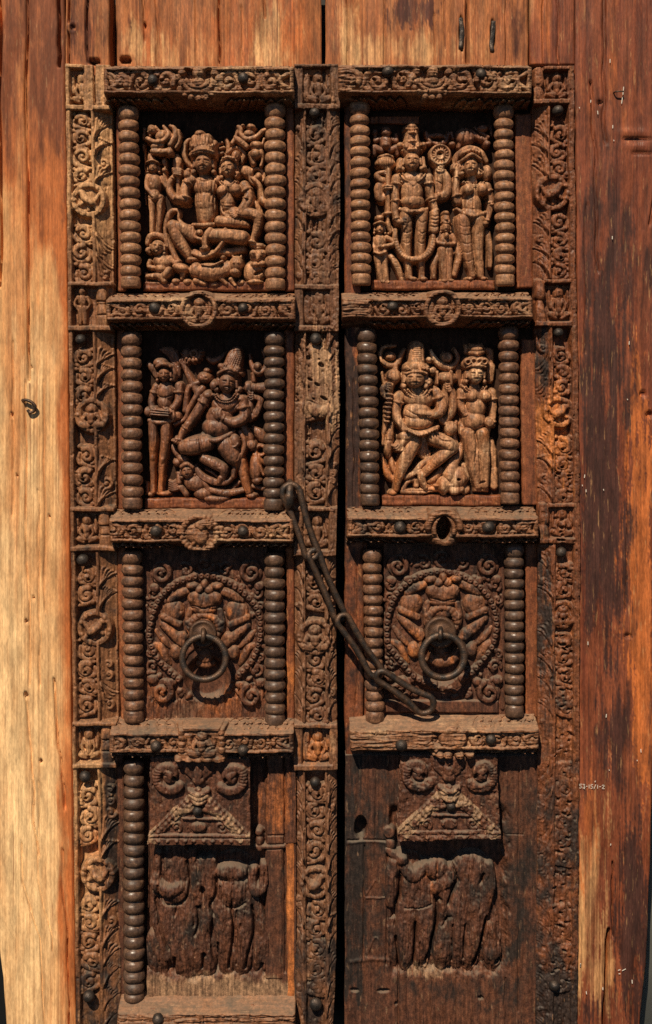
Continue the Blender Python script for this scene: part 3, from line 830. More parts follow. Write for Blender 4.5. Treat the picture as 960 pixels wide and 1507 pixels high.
# centuries of hands: some stretches rubbed almost smooth
n = fbm(R.U / 14, R.V / 40, 75, 4) - .5
rub = np.clip(stain(R.U, R.V, 470, 562, 40, 60, 76) * .97 + stain(R.U, R.V, 482, 255, 34, 120, 77) * .62 + stain(R.U, R.V, 480, 420, 30, 70, 78) * .6 + sst(1330, 1440, R.V) * .55, 0, 1)
R.H = R.H * (1 - rub) + (37 + 3 * n - .10 * np.abs(R.U - 466)) * rub
for (u, v, rx, ry) in ((454, 527, 3, 3), (473, 537, 4, 3), (456, 558, 4, 2), (467, 565, 4, 2.2), (476, 585, 5, 2), (461, 586, 2, 1.5), (463, 594, 9, 2), (480, 372, 2, 2)):
    R.hole(u, v, rx, ry, 26, a=.5)
R.t([(455, 596, 6, 35), (470, 605, 10, 37), (478, 600, 5, 36)], f=.5)
R.box(434, 592, 449, 735, 36, 1.5)
R.rough(.8, .5, 79, 'v', .3, 1.0)
rightL = lerp_fn([(90, 498), (150, 500), (300, 501), (470, 498), (560, 500), (680, 499), (760, 496), (900, 495), (1080, 497), (1130, 496), (1300, 496), (1400, 495), (1545, 489)])
def tone_si(U, V):
    n = fbm(U / 18, V / 60, 81, 4) - .5
    worn = np.maximum(stain(U, V, 470, 562, 42, 75, 76), .6 * stain(U, V, 476, 440, 30, 60, 78))
    blk4 = stain(U, V, 466, 1098, 40, 38, 82)
    pale = .38 * worn + .12 * (1 - sst(120, 200, V)) + .22 * blk4 - .04
    dark = -.22 * worn - .2 * blk4 + .2 * sst(1240, 1440, V) + .08 * (1 - sst(620, 760, V)) 
    org = .30 * blk4 + .12 * stain(U, V, 455, 620, 14, 40, 83) + .14 * sst(860, 1000, V) * (1 - sst(1350, 1450, V)) + .15 * n
    return pale, dark, org
stileI = carve(R, 'stile', M['stile_in'], leafL, 38, -60, tone_si, 'inner stile worn smooth in places, carved with medallions', skirt=-20,
               shear=lambda U, V: np.clip((U - 470) / 29, 0, 1) * (rightL(V) - 499))
for u, v in ((463, 166), (465, 499), (464, 1151), (465, 1478)): nail(stileI, u, v, 38, .98)

# right leaf, outer stile
R = Relief(785, 97, 845, 1540, 1.0, 22)
R.H = np.where(R.U < 807, 20 + (R.U - 785) * .8, R.H)
secs = [(158, 412), (484, 742), (806, 1060), (1100, 1540)]
blks = [(100, 150), (414, 476), (744, 796)]
for i, (y0, y1) in enumerate(secs):
    mid = {0: 283, 1: 600, 2: 905, 3: 1300}[i]
    scrolls(R, 809, 836, y0 + 24, min(y1, 1460), 34, 500 + i, first=(1, -1)[i % 2], gap=lambda c: abs(c - mid) < 30)
    fronds(R, 805, 786, y0 + 20, mid - 20, lambda u: 20 + (u - 785) * .8, 520 + i, i % 2 == 0, 2.4)
    fronds(R, 805, 786, mid + 30, y1 - 4, lambda u: 20 + (u - 785) * .8, 540 + i, True, 2.4)
R.box(806, 156, 809, 1545, 38.5, .8); R.box(836.5, 92, 846, 1545, 39, 1.5)
medallion(R, 812, 283, 26, 40, 551, 14, 'beast'); medallion(R, 818, 606, 23, 38.5, 552, 13, 'beast'); medallion(R, 821, 905, 20, 38.5, 553, 14)
for i, (y0, y1) in enumerate(blks):
    w = R.win(785, y0 - 4, 845, y1 + 4); R.H[w] = np.where(R.U[w] > 836, 38, 26)
    R.box(800, y0 - 3, 838, y0 + 2, 40, 1.2); R.box(785, y1 - 3, 838, y1 + 4, 41, 1.5)
    seated(R, 820, (y0 + y1) / 2, 34, (y1 - y0) * .9, 31, 20 + i)
    R.t([(793, y0 + 2, 6, 33), (793, y0 + 20, 7.5, 34), (792, y0 + 27, 4, 33), (792, y1 - 14, 8, 35), (793, y1 - 4, 8, 35)], k=.6, f=.7)
n = fbm(R.U / 10, R.V / 22, 91, 5) - .5
ero = np.clip(sst(480, 760, R.V + 90 * n) * .36 + sst(960, 1120, R.V + 90 * n) * .34, 0, .8)
R.H = R.H * (1 - ero) + (35.5 + 7 * n) * ero
r_ = random.Random(92)
for i in range(70):
    v = 650 + 810 * r_.random(); u = 808 + 26 * r_.random()
    R.hole(u, v, r_.uniform(1.2, 3.6), r_.uniform(1, 2.4), 27 + r_.uniform(-2, 3), a=r_.uniform(-.8, .8), edge=.4)
    R.p(u + 2, v - 4, 4, 2.5, r_.uniform(.5, 2.2))
R.rough(1.1, .6, 93)
def tone_sr(U, V):
    n = fbm(U / 12, V / 40, 94, 5) - .5
    a = stain(U, V, 815, 650, 40, 100, 95)
    pale = .18 * (1 - sst(110, 200, V)) + .10 * sst(700, 780, V) * (1 - sst(960, 1050, V)) + .1 * n
    dark = -.12 * (1 - sst(350, 460, V)) - .15 * a + .03 * sst(740, 860, V) + .14 * sst(1060, 1200, V) + .2 * sst(1380, 1480, V) + .26 * stain(U, V, 800, 520, 14, 60, 96) + .26 * stain(U, V, 800, 900, 14, 130, 97)
    org = .34 * a + .08 * sst(740, 820, V) * (1 - sst(1100, 1250, V)) + .2 * n + .04
    return pale, dark, org
shear_r = lambda U, V: 8 * sst(100, 800, V) - 3 * sst(1000, 1500, V)
stileR = carve(R, 'stile', M['stile_r'], leafR, 38, -60, tone_sr, 'weathered outer stile, crisp scrolls above and eroded pits below', skirt=-20, shear=shear_r)
for u, v in ((821, 163), (822, 490), (826, 813), (816, 1450)): nail(stileR, u, v, 37, .95)

# right leaf, plain meeting edge
R = Relief(509, 120, 530, 1114, 1.2, 24, stv=2.5)
R.H += 1.4 * (fbm(R.U / 6, R.V / 90, 98, 4) - .5) * 2
R.H -= 3 * np.exp(-np.minimum(R.U - 509, 530 - R.U) / 1.5)
R.g(crack(519, 560, 800, 99, 2), 1, 3); R.g(crack(523, 820, 1040, 100, 2), 1, 3)
leftR = lerp_fn([(90, 506), (300, 508), (490, 507), (560, 509), (680, 508), (760, 509), (900, 508), (1050, 508), (1130, 509), (1250, 507), (1545, 505)])
def tone_edge(U, V):
    n = fbm(U / 10, V / 60, 101, 4) - .5
    return .0 + n * .2, .3 * stain(U, V, 512, 640, 24, 150, 102) + .16 + .1 * sst(1000, 1100, V), -.02 + .25 * stain(U, V, 527, 640, 8, 300, 103) + .22 * stain(U, V, 512, 860, 5, 80, 104)
carve(R, 'meeting_edge', M['strip'], leafR, 26, -60, tone_edge, 'plain dark meeting edge without carving', skirt=-20,
      shear=lambda U, V: np.clip(1 - (U - 509) / 21, 0, 1) * (leftR(V) - 509) + np.clip((U - 509) / 21, 0, 1) * 6 * sst(200, 900, V))

# ---------------------------------------------------------------- rails
def rail(leaf, x0, x1, y1, y2, seed, kind, nails, wear=0.0, tone=None, label=None, bev=13, mx=None, tilt=0.0, endl=6, endr=6, mat=None):
    R = Relief(x0, y1 - bev, x1, y2 + bev, 1.0, 0, stv=.8)
    up = np.clip((y1 - R.V) / bev, 0, 1); dn = np.clip((R.V - y2) / bev, 0, 1)
    prof = 60 - 36 * np.maximum(up, dn)
    R.H = prof.copy()
    mx = mx or (x0 + x1) / 2; my = (y1 + y2) / 2; hh = y2 - y1
    front = (R.V > y1 + 3) & (R.V < y2 - 3) & (R.U > x0 + endl) & (R.U < x1 - endr)
    R.H = np.where(front, 48.0, R.H)
    R.H = np.where((np.abs(R.V - y1) < 3), prof + .6, R.H); R.H = np.where((np.abs(R.V - y2) < 3), prof + .6, R.H)
    # vine scrolls on the face, run sideways from the middle
    for sgn, a, b_ in ((1, mx + 26, x1 - endr), (-1, mx - 26, x0 + endl)):
        R.frame(a, my, 1.0, (0, sgn, 1, 0))
        scrolls(R, -hh / 2 + 3, hh / 2 - 3, 0, abs(b_ - a), 56.5, seed + sgn, first=sgn, pitch=hh * .95)
        # darts at the ends
        R.t([(-hh * .3, abs(b_ - a) - 2, 3, 56), (0, abs(b_ - a) - 16, 2, 57), (hh * .3, abs(b_ - a) - 2, 3, 56)], f=.8)
    R.frame()
    # leaf cutting on both bevels
    r = random.Random(seed)
    for sgn in (-1, 1):
        x = mx
        while abs(x - mx) < max(x1 - mx, mx - x0) + 10:
            if 26 < abs(x - mx):
                y = y2 + 2.5; L = r.uniform(16, 26)
                p = [(x, y + bev * .8), (x + sgn * L * .3, y + bev * .35), (x + sgn * L * .7, y + bev * .12), (x + sgn * L, y + bev * .3)]
                R.g(p, 1.4, 9, n=4); R.g([(a, b_ + 3.2) for a, b_ in p], 1.7, -10, n=4)
                y = y1 - 3.5
                p = [(x, y), (x + sgn * L * .3, y - bev * .5), (x + sgn * L * .7, y - bev * .62), (x + sgn * L * .9, y - bev * .3), (x + sgn * L * .6, y - bev * .25)]
                R.g(p, .9, 5.5, n=4); R.g([(a, b_ + 2) for a, b_ in p], 1.0, -2.5, n=4)
            x += sgn * r.uniform(10, 15)
    if kind == 'bust':
        R.b(mx, my + 6, 27, 22, 52, 5, pw=.4)
        for q, rr in ((0, 22), (1, 15)):
            R.ring(mx, my - 2, rr, 3, 58 + q, .15, pi - .15, sy=.85)
        R.beads([(mx - 27, my + 12, 0), (mx - 14, my + 23, 0), (mx, my + 26, 0), (mx + 14, my + 23, 0), (mx + 27, my + 12, 0)], 4.5, 56)
        R.b(mx, my - 10, 8.5, 9, 60, 6); R.b(mx, my + 3, 9, 6, 60, 4)
        for e in (-1, 1):
            R.hole(mx + e * 14, my - 10, 5, 8, 48, a=.5 * e)
            for q in range(3): R.b(mx + e * (24 + 6 * (q % 2)), my - 12 + q * 8, 5.5, 5, 57, 4)
            R.p(mx + e * 3, my - 11, 2, 1.2, -1.2)
        R.p(mx, my - 8, 1.6, 3, 1.5)
    elif kind == 'round':
        R.b(mx, my + 1, 28, 28, 50, 10, pw=.25)
        R.hole(mx, my + 1, 21, 21, 52, edge=.1); R.ring(mx, my + 1, 24.5, 3.2, 60)
        seated(R, mx, my + 2, 40, 40, 57, seed)
        R.t([(mx - 17, my - 4, 5, 55), (mx - 17, my + 10, 5, 56)], f=.8)
    elif kind == 'beast':
        R.b(mx, my + 4, 30, 29, 52, 7, pw=.25); R.hole(mx, my + 4, 22, 21, 56, edge=.1)
        for i in range(24):
            a = 2 * pi * i / 24; R.b(mx + 26 * cos(a), my + 4 + 25 * sin(a), 4.2, 4.2, 58, 4, k=.5)
        R.b(mx - 4, my + 4, 17, 15, 56, 8); R.b(mx + 2, my + 10, 10, 10, 60, 6); R.t([(mx, my - 6, 8, 58), (mx + 8, my - 12, 6, 60), (mx + 15, my - 6, 4, 60)])
        R.t([(mx + 10, my - 12, 2.5, 62), (mx + 14, my - 16, 1.5, 60)])
        for a in (-10, -2, 6, 13): R.t([(mx + a * .7, my + 14, 4, 58), (mx + a, my + 22, 2.6, 58)])
        R.g([(mx - 14, my - 2), (mx - 4, my - 5), (mx + 4, my + 2)], 1, 1.5)
    elif kind == 'block':
        R.box(mx - 34, y1 - 8, mx + 34, y2 + 15, 60, 2); R.hole(mx, my + 2, 24, hh * .52, 56, edge=.1)
        seated(R, mx, my + 2, 44, hh * 1.5, 60, seed)
        for e in (-1, 1):
            for q in range(4): R.b(mx + e * 29, y1 - 2 + q * 9, 5, 5, 60, 4)
        R.beads([(mx - 34, y2 + 11, 0), (mx, y2 + 13, 0), (mx + 34, y2 + 11, 0)], 5.5, 60)
        R.box(mx - 27, y1 - 9, mx + 27, y1 - 5, 63, 1)
    elif kind == 'keyhole':
        R.b(mx, my - 1, 27, 25, 50, 10, pw=.25)
        R.ring(mx, my + 4, 24, 5, 61, pi + .15, 2 * pi - .15, sy=1.15); R.ring(mx, my + 4, 15, 3, 61, pi * .9, 2.1 * pi, sy=1.15)
        R.b(mx, my + 20, 16, 8, 56, 6)
        R.hole(mx, my + 2, 10.5, 18, 1, edge=.06)
    elif kind == 'stump':
        R.b(mx + 3, my - 2, 20, 17, 56, 6, pw=.3); R.p(mx + 3, my - 2, 13, 12, -2)
        R.beads([(mx - 30, y2 + 10, 0), (mx, y2 + 11, 0), (mx + 30, y2 + 8, 0)], 6, 58)
        R.t([(mx - 22, y2 + 2, 3, 58), (mx - 16, y2 - 4, 2, 58)])
    if wear > 0:
        nn = fbm(R.U / 26, R.V / 9, seed + 3, 5)
        wm = np.clip(wear * 1.6 - nn + .15 if np.isscalar(wear) else wear(R.U, R.V) * 1.6 - nn + .15, 0, 1)
        wm = sst(.1, .5, wm)
        R.H = R.H * (1 - wm) + (prof - 2 + 4.5 * (fbm(R.U / 30, R.V / 3.0, seed + 4, 4) - .5) * 2) * wm
    # splintered ends
    e = np.minimum(R.U - x0, x1 - R.U)
    R.H -= np.exp(-e / 1.5) * (3 + 4 * fbm(R.V / 5, R.U * 0, seed, 3))
    R.H += (fbm(R.U / 45, R.V / 2.2, seed + 8, 4) - .5) * 3.2 * np.where((R.V < y1) , 1.6, 0.7)
    R.rough(.7, .6, seed, 'u', .3)
    o = carve(R, 'rail', mat or M['rail'], leaf, 60, -60, tone, label, skirt=0, shear=(lambda U, V: 0 * U) )
    if tilt:
        o.rotation_euler = (0, tilt, 0)
    for (u, v) in nails: nail(o, u, v, 57, .96)
    return o
class _W:
    def __init__(s, f): s.f = f
    def __call__(s, U, V): return s.f(U, V)
    def __gt__(s, o): return True
def tone_c(p, k, o, seed=1):
    def f(U, V):
        n = fbm(U / 24, V / 14, seed, 4) - .5
        return p + n * .25, k - n * .2, o + .2 * (fbm(U / 30, V / 18, seed + 4, 3) - .5)
    return f
def tone_grey(seed, kk=.05):
    def f(U, V):
        n = fbm(U / 24, V / 14, seed, 4) - .5
        return -.02 + n * .2, kk - n * .3, n * .2
    return f
RL = [rail(leafL, 152, 432.5, 99, 136, 601, 'bust', [(225, 118), (358, 115)], .12, tone_c(.22, -.08, .04, 601), 'top rail with a small bust over a beaded swag', mx=291),
      rail(leafL, 156, 434, 441, 470, 611, 'round', [(228, 454), (358, 454)], .2, tone_c(.18, -.04, .06, 611), 'second rail with a seated figure in a round medallion', mx=293),
      rail(leafL, 160, 432.5, 766, 797, 621, 'beast', [(230, 782), (358, 782)], .06, tone_c(.09, .0, .08, 621), 'third rail with an animal in a beaded medallion', mx=293),
      rail(leafL, 161, 433, 1080, 1108, 631, 'block', [(230, 1098), (358, 1104)], .12, tone_c(.0, .08, .02, 631), 'fourth rail, dusty grey on top, with a carved block', mx=297),
      rail(leafL, 172, 434, 1494, 1535, 641, 'none', [(233, 1500)], .8, tone_c(-.04, .06, .1, 641), 'bottom rail weathered grey and almost uncarved')]
w2 = _W(lambda U, V: .75 * (1 - sst(530, 556, U)))
w4 = _W(lambda U, V: .30 + .5 * (1 - sst(600, 660, U)))
RR = [rail(leafR, 498, 783, 97, 136, 651, 'bust', [(571, 106), (708, 109)], _W(lambda U, V: .1 + .7 * (1 - sst(508, 530, U))), tone_c(.16, -.02, .1, 651), 'top rail with a bust above a swag, left end broken', mx=637, tilt=.004),
      rail(leafR, 503, 785, 440, 467, 661, 'round', [(578, 451)], _W(lambda U, V: .12 + .75 * (1 - sst(530, 556, U))), tone_c(.13, .02, .1, 661), 'second rail with a blank left end', mx=652),
      rail(leafR, 511, 793, 762, 790, 671, 'keyhole', [(589, 776), (719, 776)], .14, tone_c(.08, .08, .04, 671), 'third rail pierced by an oval keyhole', mx=654),
      rail(leafR, 516, 794, 1076, 1104, 681, 'stump', [(591, 1096), (723, 1089)], w4, tone_c(.18, -.02, .14, 681), 'fourth rail splintered and bleached at its left end', mx=664, tilt=-.012)]

# ---------------------------------------------------------------- turned colonettes
def ring_mesh(i, R_=15.6, h=17.4):
    prof = [(11, .5 * h), (11.6, .47 * h), (12.6, .42 * h), (14.3, .33 * h), (R_ * .985, .17 * h), (R_, .0), (R_ * .985, -.16 * h), (14.3, -.31 * h), (12.6, -.40 * h), (11.9, -.43 * h), (12.0, -.46 * h), (11, -.5 * h)]
    co, f = lathe(prof, 26, .11, i)
    co[:, 2] += .5 * np.sin(np.arctan2(co[:, 1], co[:, 0]) + i * 2.1)
    return mesh_np('ring', co * S, f[:, ::-1], True)
RINGS = {}
for kk in ('col', 'colm', 'cold'):
    RINGS[kk] = [ring_mesh(i) for i in range(8)]
    for me in RINGS[kk]: me.materials.append(M[kk])
def colonette(leaf, ut, vt, ub, vb, mat, seed, label, capital=21, foot=16, dc=29, sc=1.0, pitch=16.6):
    rnd = random.Random(seed)
    L = vb - vt
    prof = [(1, 0), (9, -.3), (13.2, -2.2), (15.4, -6), (15.8, -11), (15.0, -16), (12.8, -19.5), (11, -capital)]
    prof += [(11, -capital - 1), (11, -(L - foot - 1)), (13.5, -(L - foot)), (14.6, -(L - foot + 3)), (14.8, -(L - 3)), (13.6, -L), (1, -L - .2)]
    co, f = lathe([(a * sc, b) for a, b in prof], 26, .06, seed)
    # lean of the shaft
    q = -co[:, 2] / L
    du = (ub - ut)
    org = np.array(P(ut, vt, dc))
    k = (1 - dc / DIST)
    c2 = co * S * k
    c2[:, 0] += q * du * S * k
    o = link('colonette', mesh_np('colonette', c2, f[:, ::-1], True), M[mat], leaf, org, label)
    n = int(round((L - capital - foot) / pitch)); ph = (L - capital - foot) / n
    for i in range(n):
        v = vt + capital + (i + .5) * ph; uu = ut + du * (v - vt) / L
        r = link('ring', RINGS[mat][rnd.randrange(8)], None, o, P(uu + rnd.uniform(-.4, .4), v, dc))
        r.scale = (sc * rnd.uniform(.94, 1.03), sc * rnd.uniform(.95, 1.03), ph / 17.4 * rnd.uniform(.96, 1.0))
        r.rotation_euler = (rnd.uniform(-.02, .02), rnd.uniform(-.03, .03), rnd.uniform(0, 6.28))
    return o
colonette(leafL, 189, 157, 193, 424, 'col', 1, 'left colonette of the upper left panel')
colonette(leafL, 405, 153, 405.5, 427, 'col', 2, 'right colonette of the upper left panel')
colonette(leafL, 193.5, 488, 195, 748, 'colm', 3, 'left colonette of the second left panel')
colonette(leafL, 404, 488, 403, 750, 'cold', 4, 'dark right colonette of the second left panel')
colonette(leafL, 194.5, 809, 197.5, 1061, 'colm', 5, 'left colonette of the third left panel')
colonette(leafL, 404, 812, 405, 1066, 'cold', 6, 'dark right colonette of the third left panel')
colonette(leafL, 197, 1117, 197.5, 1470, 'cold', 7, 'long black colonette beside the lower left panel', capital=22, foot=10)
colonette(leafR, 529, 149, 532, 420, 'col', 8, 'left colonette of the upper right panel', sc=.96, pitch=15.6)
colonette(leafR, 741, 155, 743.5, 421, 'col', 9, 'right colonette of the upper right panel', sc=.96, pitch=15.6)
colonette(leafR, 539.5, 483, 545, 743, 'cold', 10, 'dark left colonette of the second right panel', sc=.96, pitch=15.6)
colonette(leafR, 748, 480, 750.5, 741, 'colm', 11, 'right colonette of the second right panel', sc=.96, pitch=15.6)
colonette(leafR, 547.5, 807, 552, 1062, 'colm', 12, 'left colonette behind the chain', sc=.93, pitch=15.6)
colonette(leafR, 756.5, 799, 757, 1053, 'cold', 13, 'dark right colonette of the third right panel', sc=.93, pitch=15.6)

# ================================================================== panels
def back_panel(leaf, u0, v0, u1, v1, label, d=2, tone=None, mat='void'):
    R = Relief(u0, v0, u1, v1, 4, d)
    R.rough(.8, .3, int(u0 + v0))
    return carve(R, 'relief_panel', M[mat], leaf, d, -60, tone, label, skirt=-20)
def strip(panel, ua, ub, v0, v1, d, seed, lean=0.0, mat='strip', name='frame_strip', tone=None, rough=1.0):
    R = Relief(ua, v0, ub, v1, 1.5, d, stv=3)
    R.H += rough * (fbm(R.U / 6, R.V / 70, seed, 4) - .5) * 2
    R.H -= 2.5 * np.exp(-np.minimum(R.U - ua, ub - R.U) / 1.2)
    return carve(R, name, M[mat], panel, d, -60, tone, None, skirt=0, shear=(lambda U, V: lean * (V - v0) / (v1 - v0)))
def plinth(panel, u0, v0, u1, v1, d, seed, mat='strip'):
    R = Relief(u0, v0, u1, v1, 1.2, d)
    R.H += 1.2 * (fbm(R.U / 12, R.V / 5, seed, 4) - .5) * 2
    R.H -= 3 * np.exp(-np.minimum(np.minimum(R.U - u0, u1 - R.U), np.minimum(R.V - v0, v1 - R.V)) / 1.0)
    for i in range(3): R.g(crack(u0 + (u1 - u0) * (.2 + .3 * i), v0, v1, seed + i, 2), .8, 2)
    return carve(R, 'plinth', M[mat], panel, d, -60, None, None, skirt=0)
PZ = 3.0; ZK = 1.5
def done(R, name, panel, mat='fig', label=None, tone=None, seed=1, rough=.55, dref=22):
    R.H = np.where(R.H > PZ, PZ + (R.H - PZ) * ZK, R.H)
    R.rough(rough * .6, .5, seed, 'v', .2, .5) if ZK > 1.2 else R.rough(rough, .4, seed, 'v', .35, 1.0)
    return carve(R, name, M[mat], panel, dref, PZ, tone, label)
def fr(R, q):
    if R.kd == .75: R.kd = .4; R.rs = .86; R.re = .95
    return R.frame(*q)
def arm(R, pts, r, z, bangle=True):
    """upper arm, elbow, wrist with bangles: pts (x, y) three or more; r, z lists"""
    q = [(p[0], p[1], r[i], z[i]) for i, p in enumerate(pts)]
    R.t(q, n=5)
    if bangle:
        for i in (0, len(pts) - 2):
            a, b = q[i], q[i + 1]
            f = .45 if i == 0 else .82
            x, y, rr, zz = [a[j] + (b[j] - a[j]) * f for j in range(4)]
            dx, dy = b[0] - a[0], b[1] - a[1]; L = math.hypot(dx, dy) + 1e-6
            nx, ny = -dy / L, dx / L
            R.t([(x - nx * rr * .8, y - ny * rr * .8, rr * .25, zz + rr / R.sc * .35), (x, y, rr * .28, zz + rr / R.sc * .95), (x + nx * rr * .8, y + ny * rr * .8, rr * .25, zz + rr / R.sc * .35)], k=.5)
def fingers(R, x, y, ang, L, r, z, n=4, spread=.22, curl=.5):
    for i in range(n):
        a = ang + (i - (n - 1) / 2) * spread
        l = L * (1 - .12 * abs(i - (n - 1) / 2))
        R.t([(x + cos(ang + pi / 2) * (i - (n - 1) / 2) * r * 1.7, y + sin(ang + pi / 2) * (i - (n - 1) / 2) * r * 1.7, r, z + 1), (x + cos(a) * l * .6 + cos(ang + pi / 2) * (i - (n - 1) / 2) * r * 1.7, y + sin(a) * l * .6 + sin(ang + pi / 2) * (i - (n - 1) / 2) * r * 1.7, r * .95, z + 1.6), (x + cos(a + curl) * l + cos(ang + pi / 2) * (i - (n - 1) / 2) * r * 1.7, y + sin(a + curl) * l + sin(ang + pi / 2) * (i - (n - 1) / 2) * r * 1.7, r * .75, z + .4)], k=.4, n=3)
def necklace(R, x, y, w, h, z, r=4.5, rows=2):
    for i in range(rows):
        q = 1 - .28 * i
        R.beads([(x - w * q, y, 0), (x - w * q * .6, y + h * q * .75, 0), (x, y + h * q, 0), (x + w * q * .6, y + h * q * .75, 0), (x + w * q, y, 0)], r, z, sp=1.6)
def foot(R, x, y, w, z, d=1, L=1.8):
    R.b(x + d * w * .5, y, w * L * .6, w * .55, z, w * .5 / R.sc)
    for i in range(3): R.g([(x + d * w * L * .75, y - w * .2 + i * w * .22), (x + d * w * L * 1.05, y - w * .2 + i * w * .22)], .5, .7)
def crown(R, x, yb, w, h, z, tiers=3, a=0., knob=True, ridge=True):
    """tall mitre: yb base line, w base width, h height"""
    c, s_ = cos(a), sin(a)
    def L(p, q): return x + p * c + q * s_, yb + p * s_ - q * c
    W = w / R.sc
    p0 = L(0, h * .08); p1 = L(0, h * .55); p2 = L(0, h * .86)
    R.t([(*p0, w * .52, z), (*p1, w * .43, z), (*p2, w * .28, z - 1)], f=.8)
    for i in range(tiers):
        q = .06 + i * .3; ww = w * (.52 - .10 * i)
        R.t([(*L(-ww, h * q + h * .03), w * .05, z), (*L(0, h * q - h * .02), w * .07, z + W * .42), (*L(ww, h * q + h * .03), w * .05, z)], k=.5)
    for i in (-1, 0, 1):
        R.b(*L(i * w * .3, h * .2), w * .13, h * .13, z + W * .26, W * .12, a=a)
        R.p(*L(i * w * .3, h * .2), w * .05, h * .05, -1.2)
    if ridge:
        for i in (-1, 1): R.g([L(i * w * .16, h * .32), L(i * w * .13, h * .75)], .8, 1.4)
        for i in range(4): R.g([L(-w * .1, h * (.4 + .1 * i)), L(w * .1, h * (.4 + .1 * i))], .6, 1.0)
    if knob: R.b(*L(0, h * .98), w * .14, h * .09, z - 1, W * .16)

# ---------------------------------------------------------------- upper left panel: seated couple
A = (200, 170, 4.8); B = (200, 290, 4.8)
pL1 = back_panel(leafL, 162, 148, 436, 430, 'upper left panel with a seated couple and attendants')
strip(pL1, 170, 182, 150, 428, 22, 701, 4); strip(pL1, 419, 433, 150, 428, 22, 702, 0)
plinth(pL1, 211, 414, 402, 428, 17, 703)
# seated man
R = Relief(236, 185, 372, 392, .95)
fr(R, A)
for pts in ([(388, 145, 12, 9), (348, 182, 18, 9), (335, 250, 21, 9), (350, 312, 17, 9), (392, 352, 13, 9)], [(632, 162, 15, 9), (648, 222, 18, 9), (628, 290, 17, 9), (585, 348, 11, 9)]): R.t(pts)
for (x, y) in ((600, 182), (615, 218), (607, 256), (378, 228), (375, 268)): R.t([(x - 30 if x > 450 else x + 30, y + 8, 9, 9), (x, y, 12, 9)])
R.b(487, 495, 92, 85, 11, 13); R.b(485, 590, 80, 120, 10, 12)
R.b(402, 452, 42, 40, 12, 10); R.b(572, 450, 38, 34, 12, 8)
R.t([(478, 395, 42, 12), (480, 440, 46, 12)])
arm(R, [(380, 440), (345, 520), (345, 590)], [44, 40, 34], [13, 15, 17])
R.b(315, 592, 48, 26, 18, 7, a=.25)
arm(R, [(330, 600), (262, 575), (225, 490), (262, 425)], [34, 32, 27, 20], [9, 9, 9, 10])
R.t([(288, 270, 14, 9), (288, 310, 36, 9), (288, 350, 34, 9), (292, 385, 20, 9)], f=.8)
R.t([(295, 380, 30, 10), (295, 420, 30, 10)], f=.9)
for i in range(4): R.t([(262 + i * 3, 378 + i * 13, 7, 18), (322 - i * 2, 384 + i * 12, 7, 18)], k=.5)
R.t([(292, 430, 18, 10), (290, 550, 16, 9)])
R.b(365, 415, 34, 42, 14, 8); R.b(372, 390, 20, 20, 16, 6)
# drapery on chest
for x0, x1 in ((420, 440), (450, 462), (545, 522), (565, 540)): R.g([(x0, 440), ((x0 + x1) / 2 + 4, 520), (x1, 610)], .9, 1.8)
R.g([(415, 430), (450, 460), (485, 470), (530, 455), (570, 430)], 1.1, 1.6)
fr(R, B)
R.b(490, 60, 78, 150, 9, 11)
R.g([(545, -20), (552, 120)], 1.2, 2.2); R.g([(425, -20), (425, 150)], 1.0, 1.6)
R.t([(400, 190, 16, 14), (470, 200, 18, 18), (545, 185, 16, 14)])
R.t([(200, 260, 16, 7), (205, 170, 20, 7), (235, 100, 22, 7), (275, 80, 16, 7), (300, 95, 14, 8), (300, 150, 11, 8), (350, 190, 11, 10), (405, 195, 12, 13)])
R.t([(205, 260, 20, 7), (230, 330, 22, 7), (280, 420, 22, 8), (300, 445, 18, 8)])
# raised knee and shin
R.t([(400, 270, 52, 12), (330, 225, 52, 15), (270, 205, 46, 17)], n=5)
R.t([(262, 200, 46, 17), (300, 290, 48, 16), (355, 380, 36, 14), (380, 425, 26, 12)], n=5)
R.b(395, 435, 42, 20, 12, 7)
# folded leg and knee over the bench
R.t([(520, 265, 52, 15), (640, 275, 58, 18), (752, 290, 56, 18)], n=5)
R.t([(760, 372, 26, 11), (650, 385, 30, 12), (560, 385, 26, 12), (470, 392, 24, 11)])
R.t([(410, 380, 26, 10), (450, 400, 30, 10)])
# sash loops
R.t([(635, 232, 12, 24), (622, 310, 14, 22), (560, 385, 17, 19), (480, 415, 16, 16), (405, 390, 16, 13)])
R.t([(395, 215, 12, 18), (420, 280, 13, 18), (470, 300, 13, 19)])
R.b(445, 248, 28, 24, 16, 6)
arm(R, [(525, 235), (490, 290), (492, 350)], [26, 26, 18], [20, 21, 21], False)
fingers(R, 490, 345, pi / 2, 30, 5, 22)
fr(R, A)
R.head(478, 346, 128, 152, 17)
R.b(475, 258, 86, 36, 18, 13); R.b(468, 200, 80, 74, 16, 14); R.b(455, 140, 42, 34, 16, 12); R.b(505, 165, 34, 40, 15, 10); R.b(420, 175, 34, 40, 15, 10)
R.t([(402, 275, 9, 26), (478, 264, 12, 31), (552, 275, 9, 26)]); R.t([(398, 288, 7, 25), (478, 280, 8, 30), (556, 288, 7, 25)])
for i in range(7): R.b(405 + i * 23, 232 + 6 * (i % 2), 13, 18, 24, 5)
for i in range(6): R.g([(420 + i * 20, 150 + 8 * abs(i - 2)), (425 + i * 19, 215)], .8, 1.4)
R.b(393, 200, 18, 28, 15); R.b(550, 200, 24, 28, 16)
done(R, 'carved_figure', pL1, 'fig', 'seated man with a tall crown, one knee raised', seed=711)
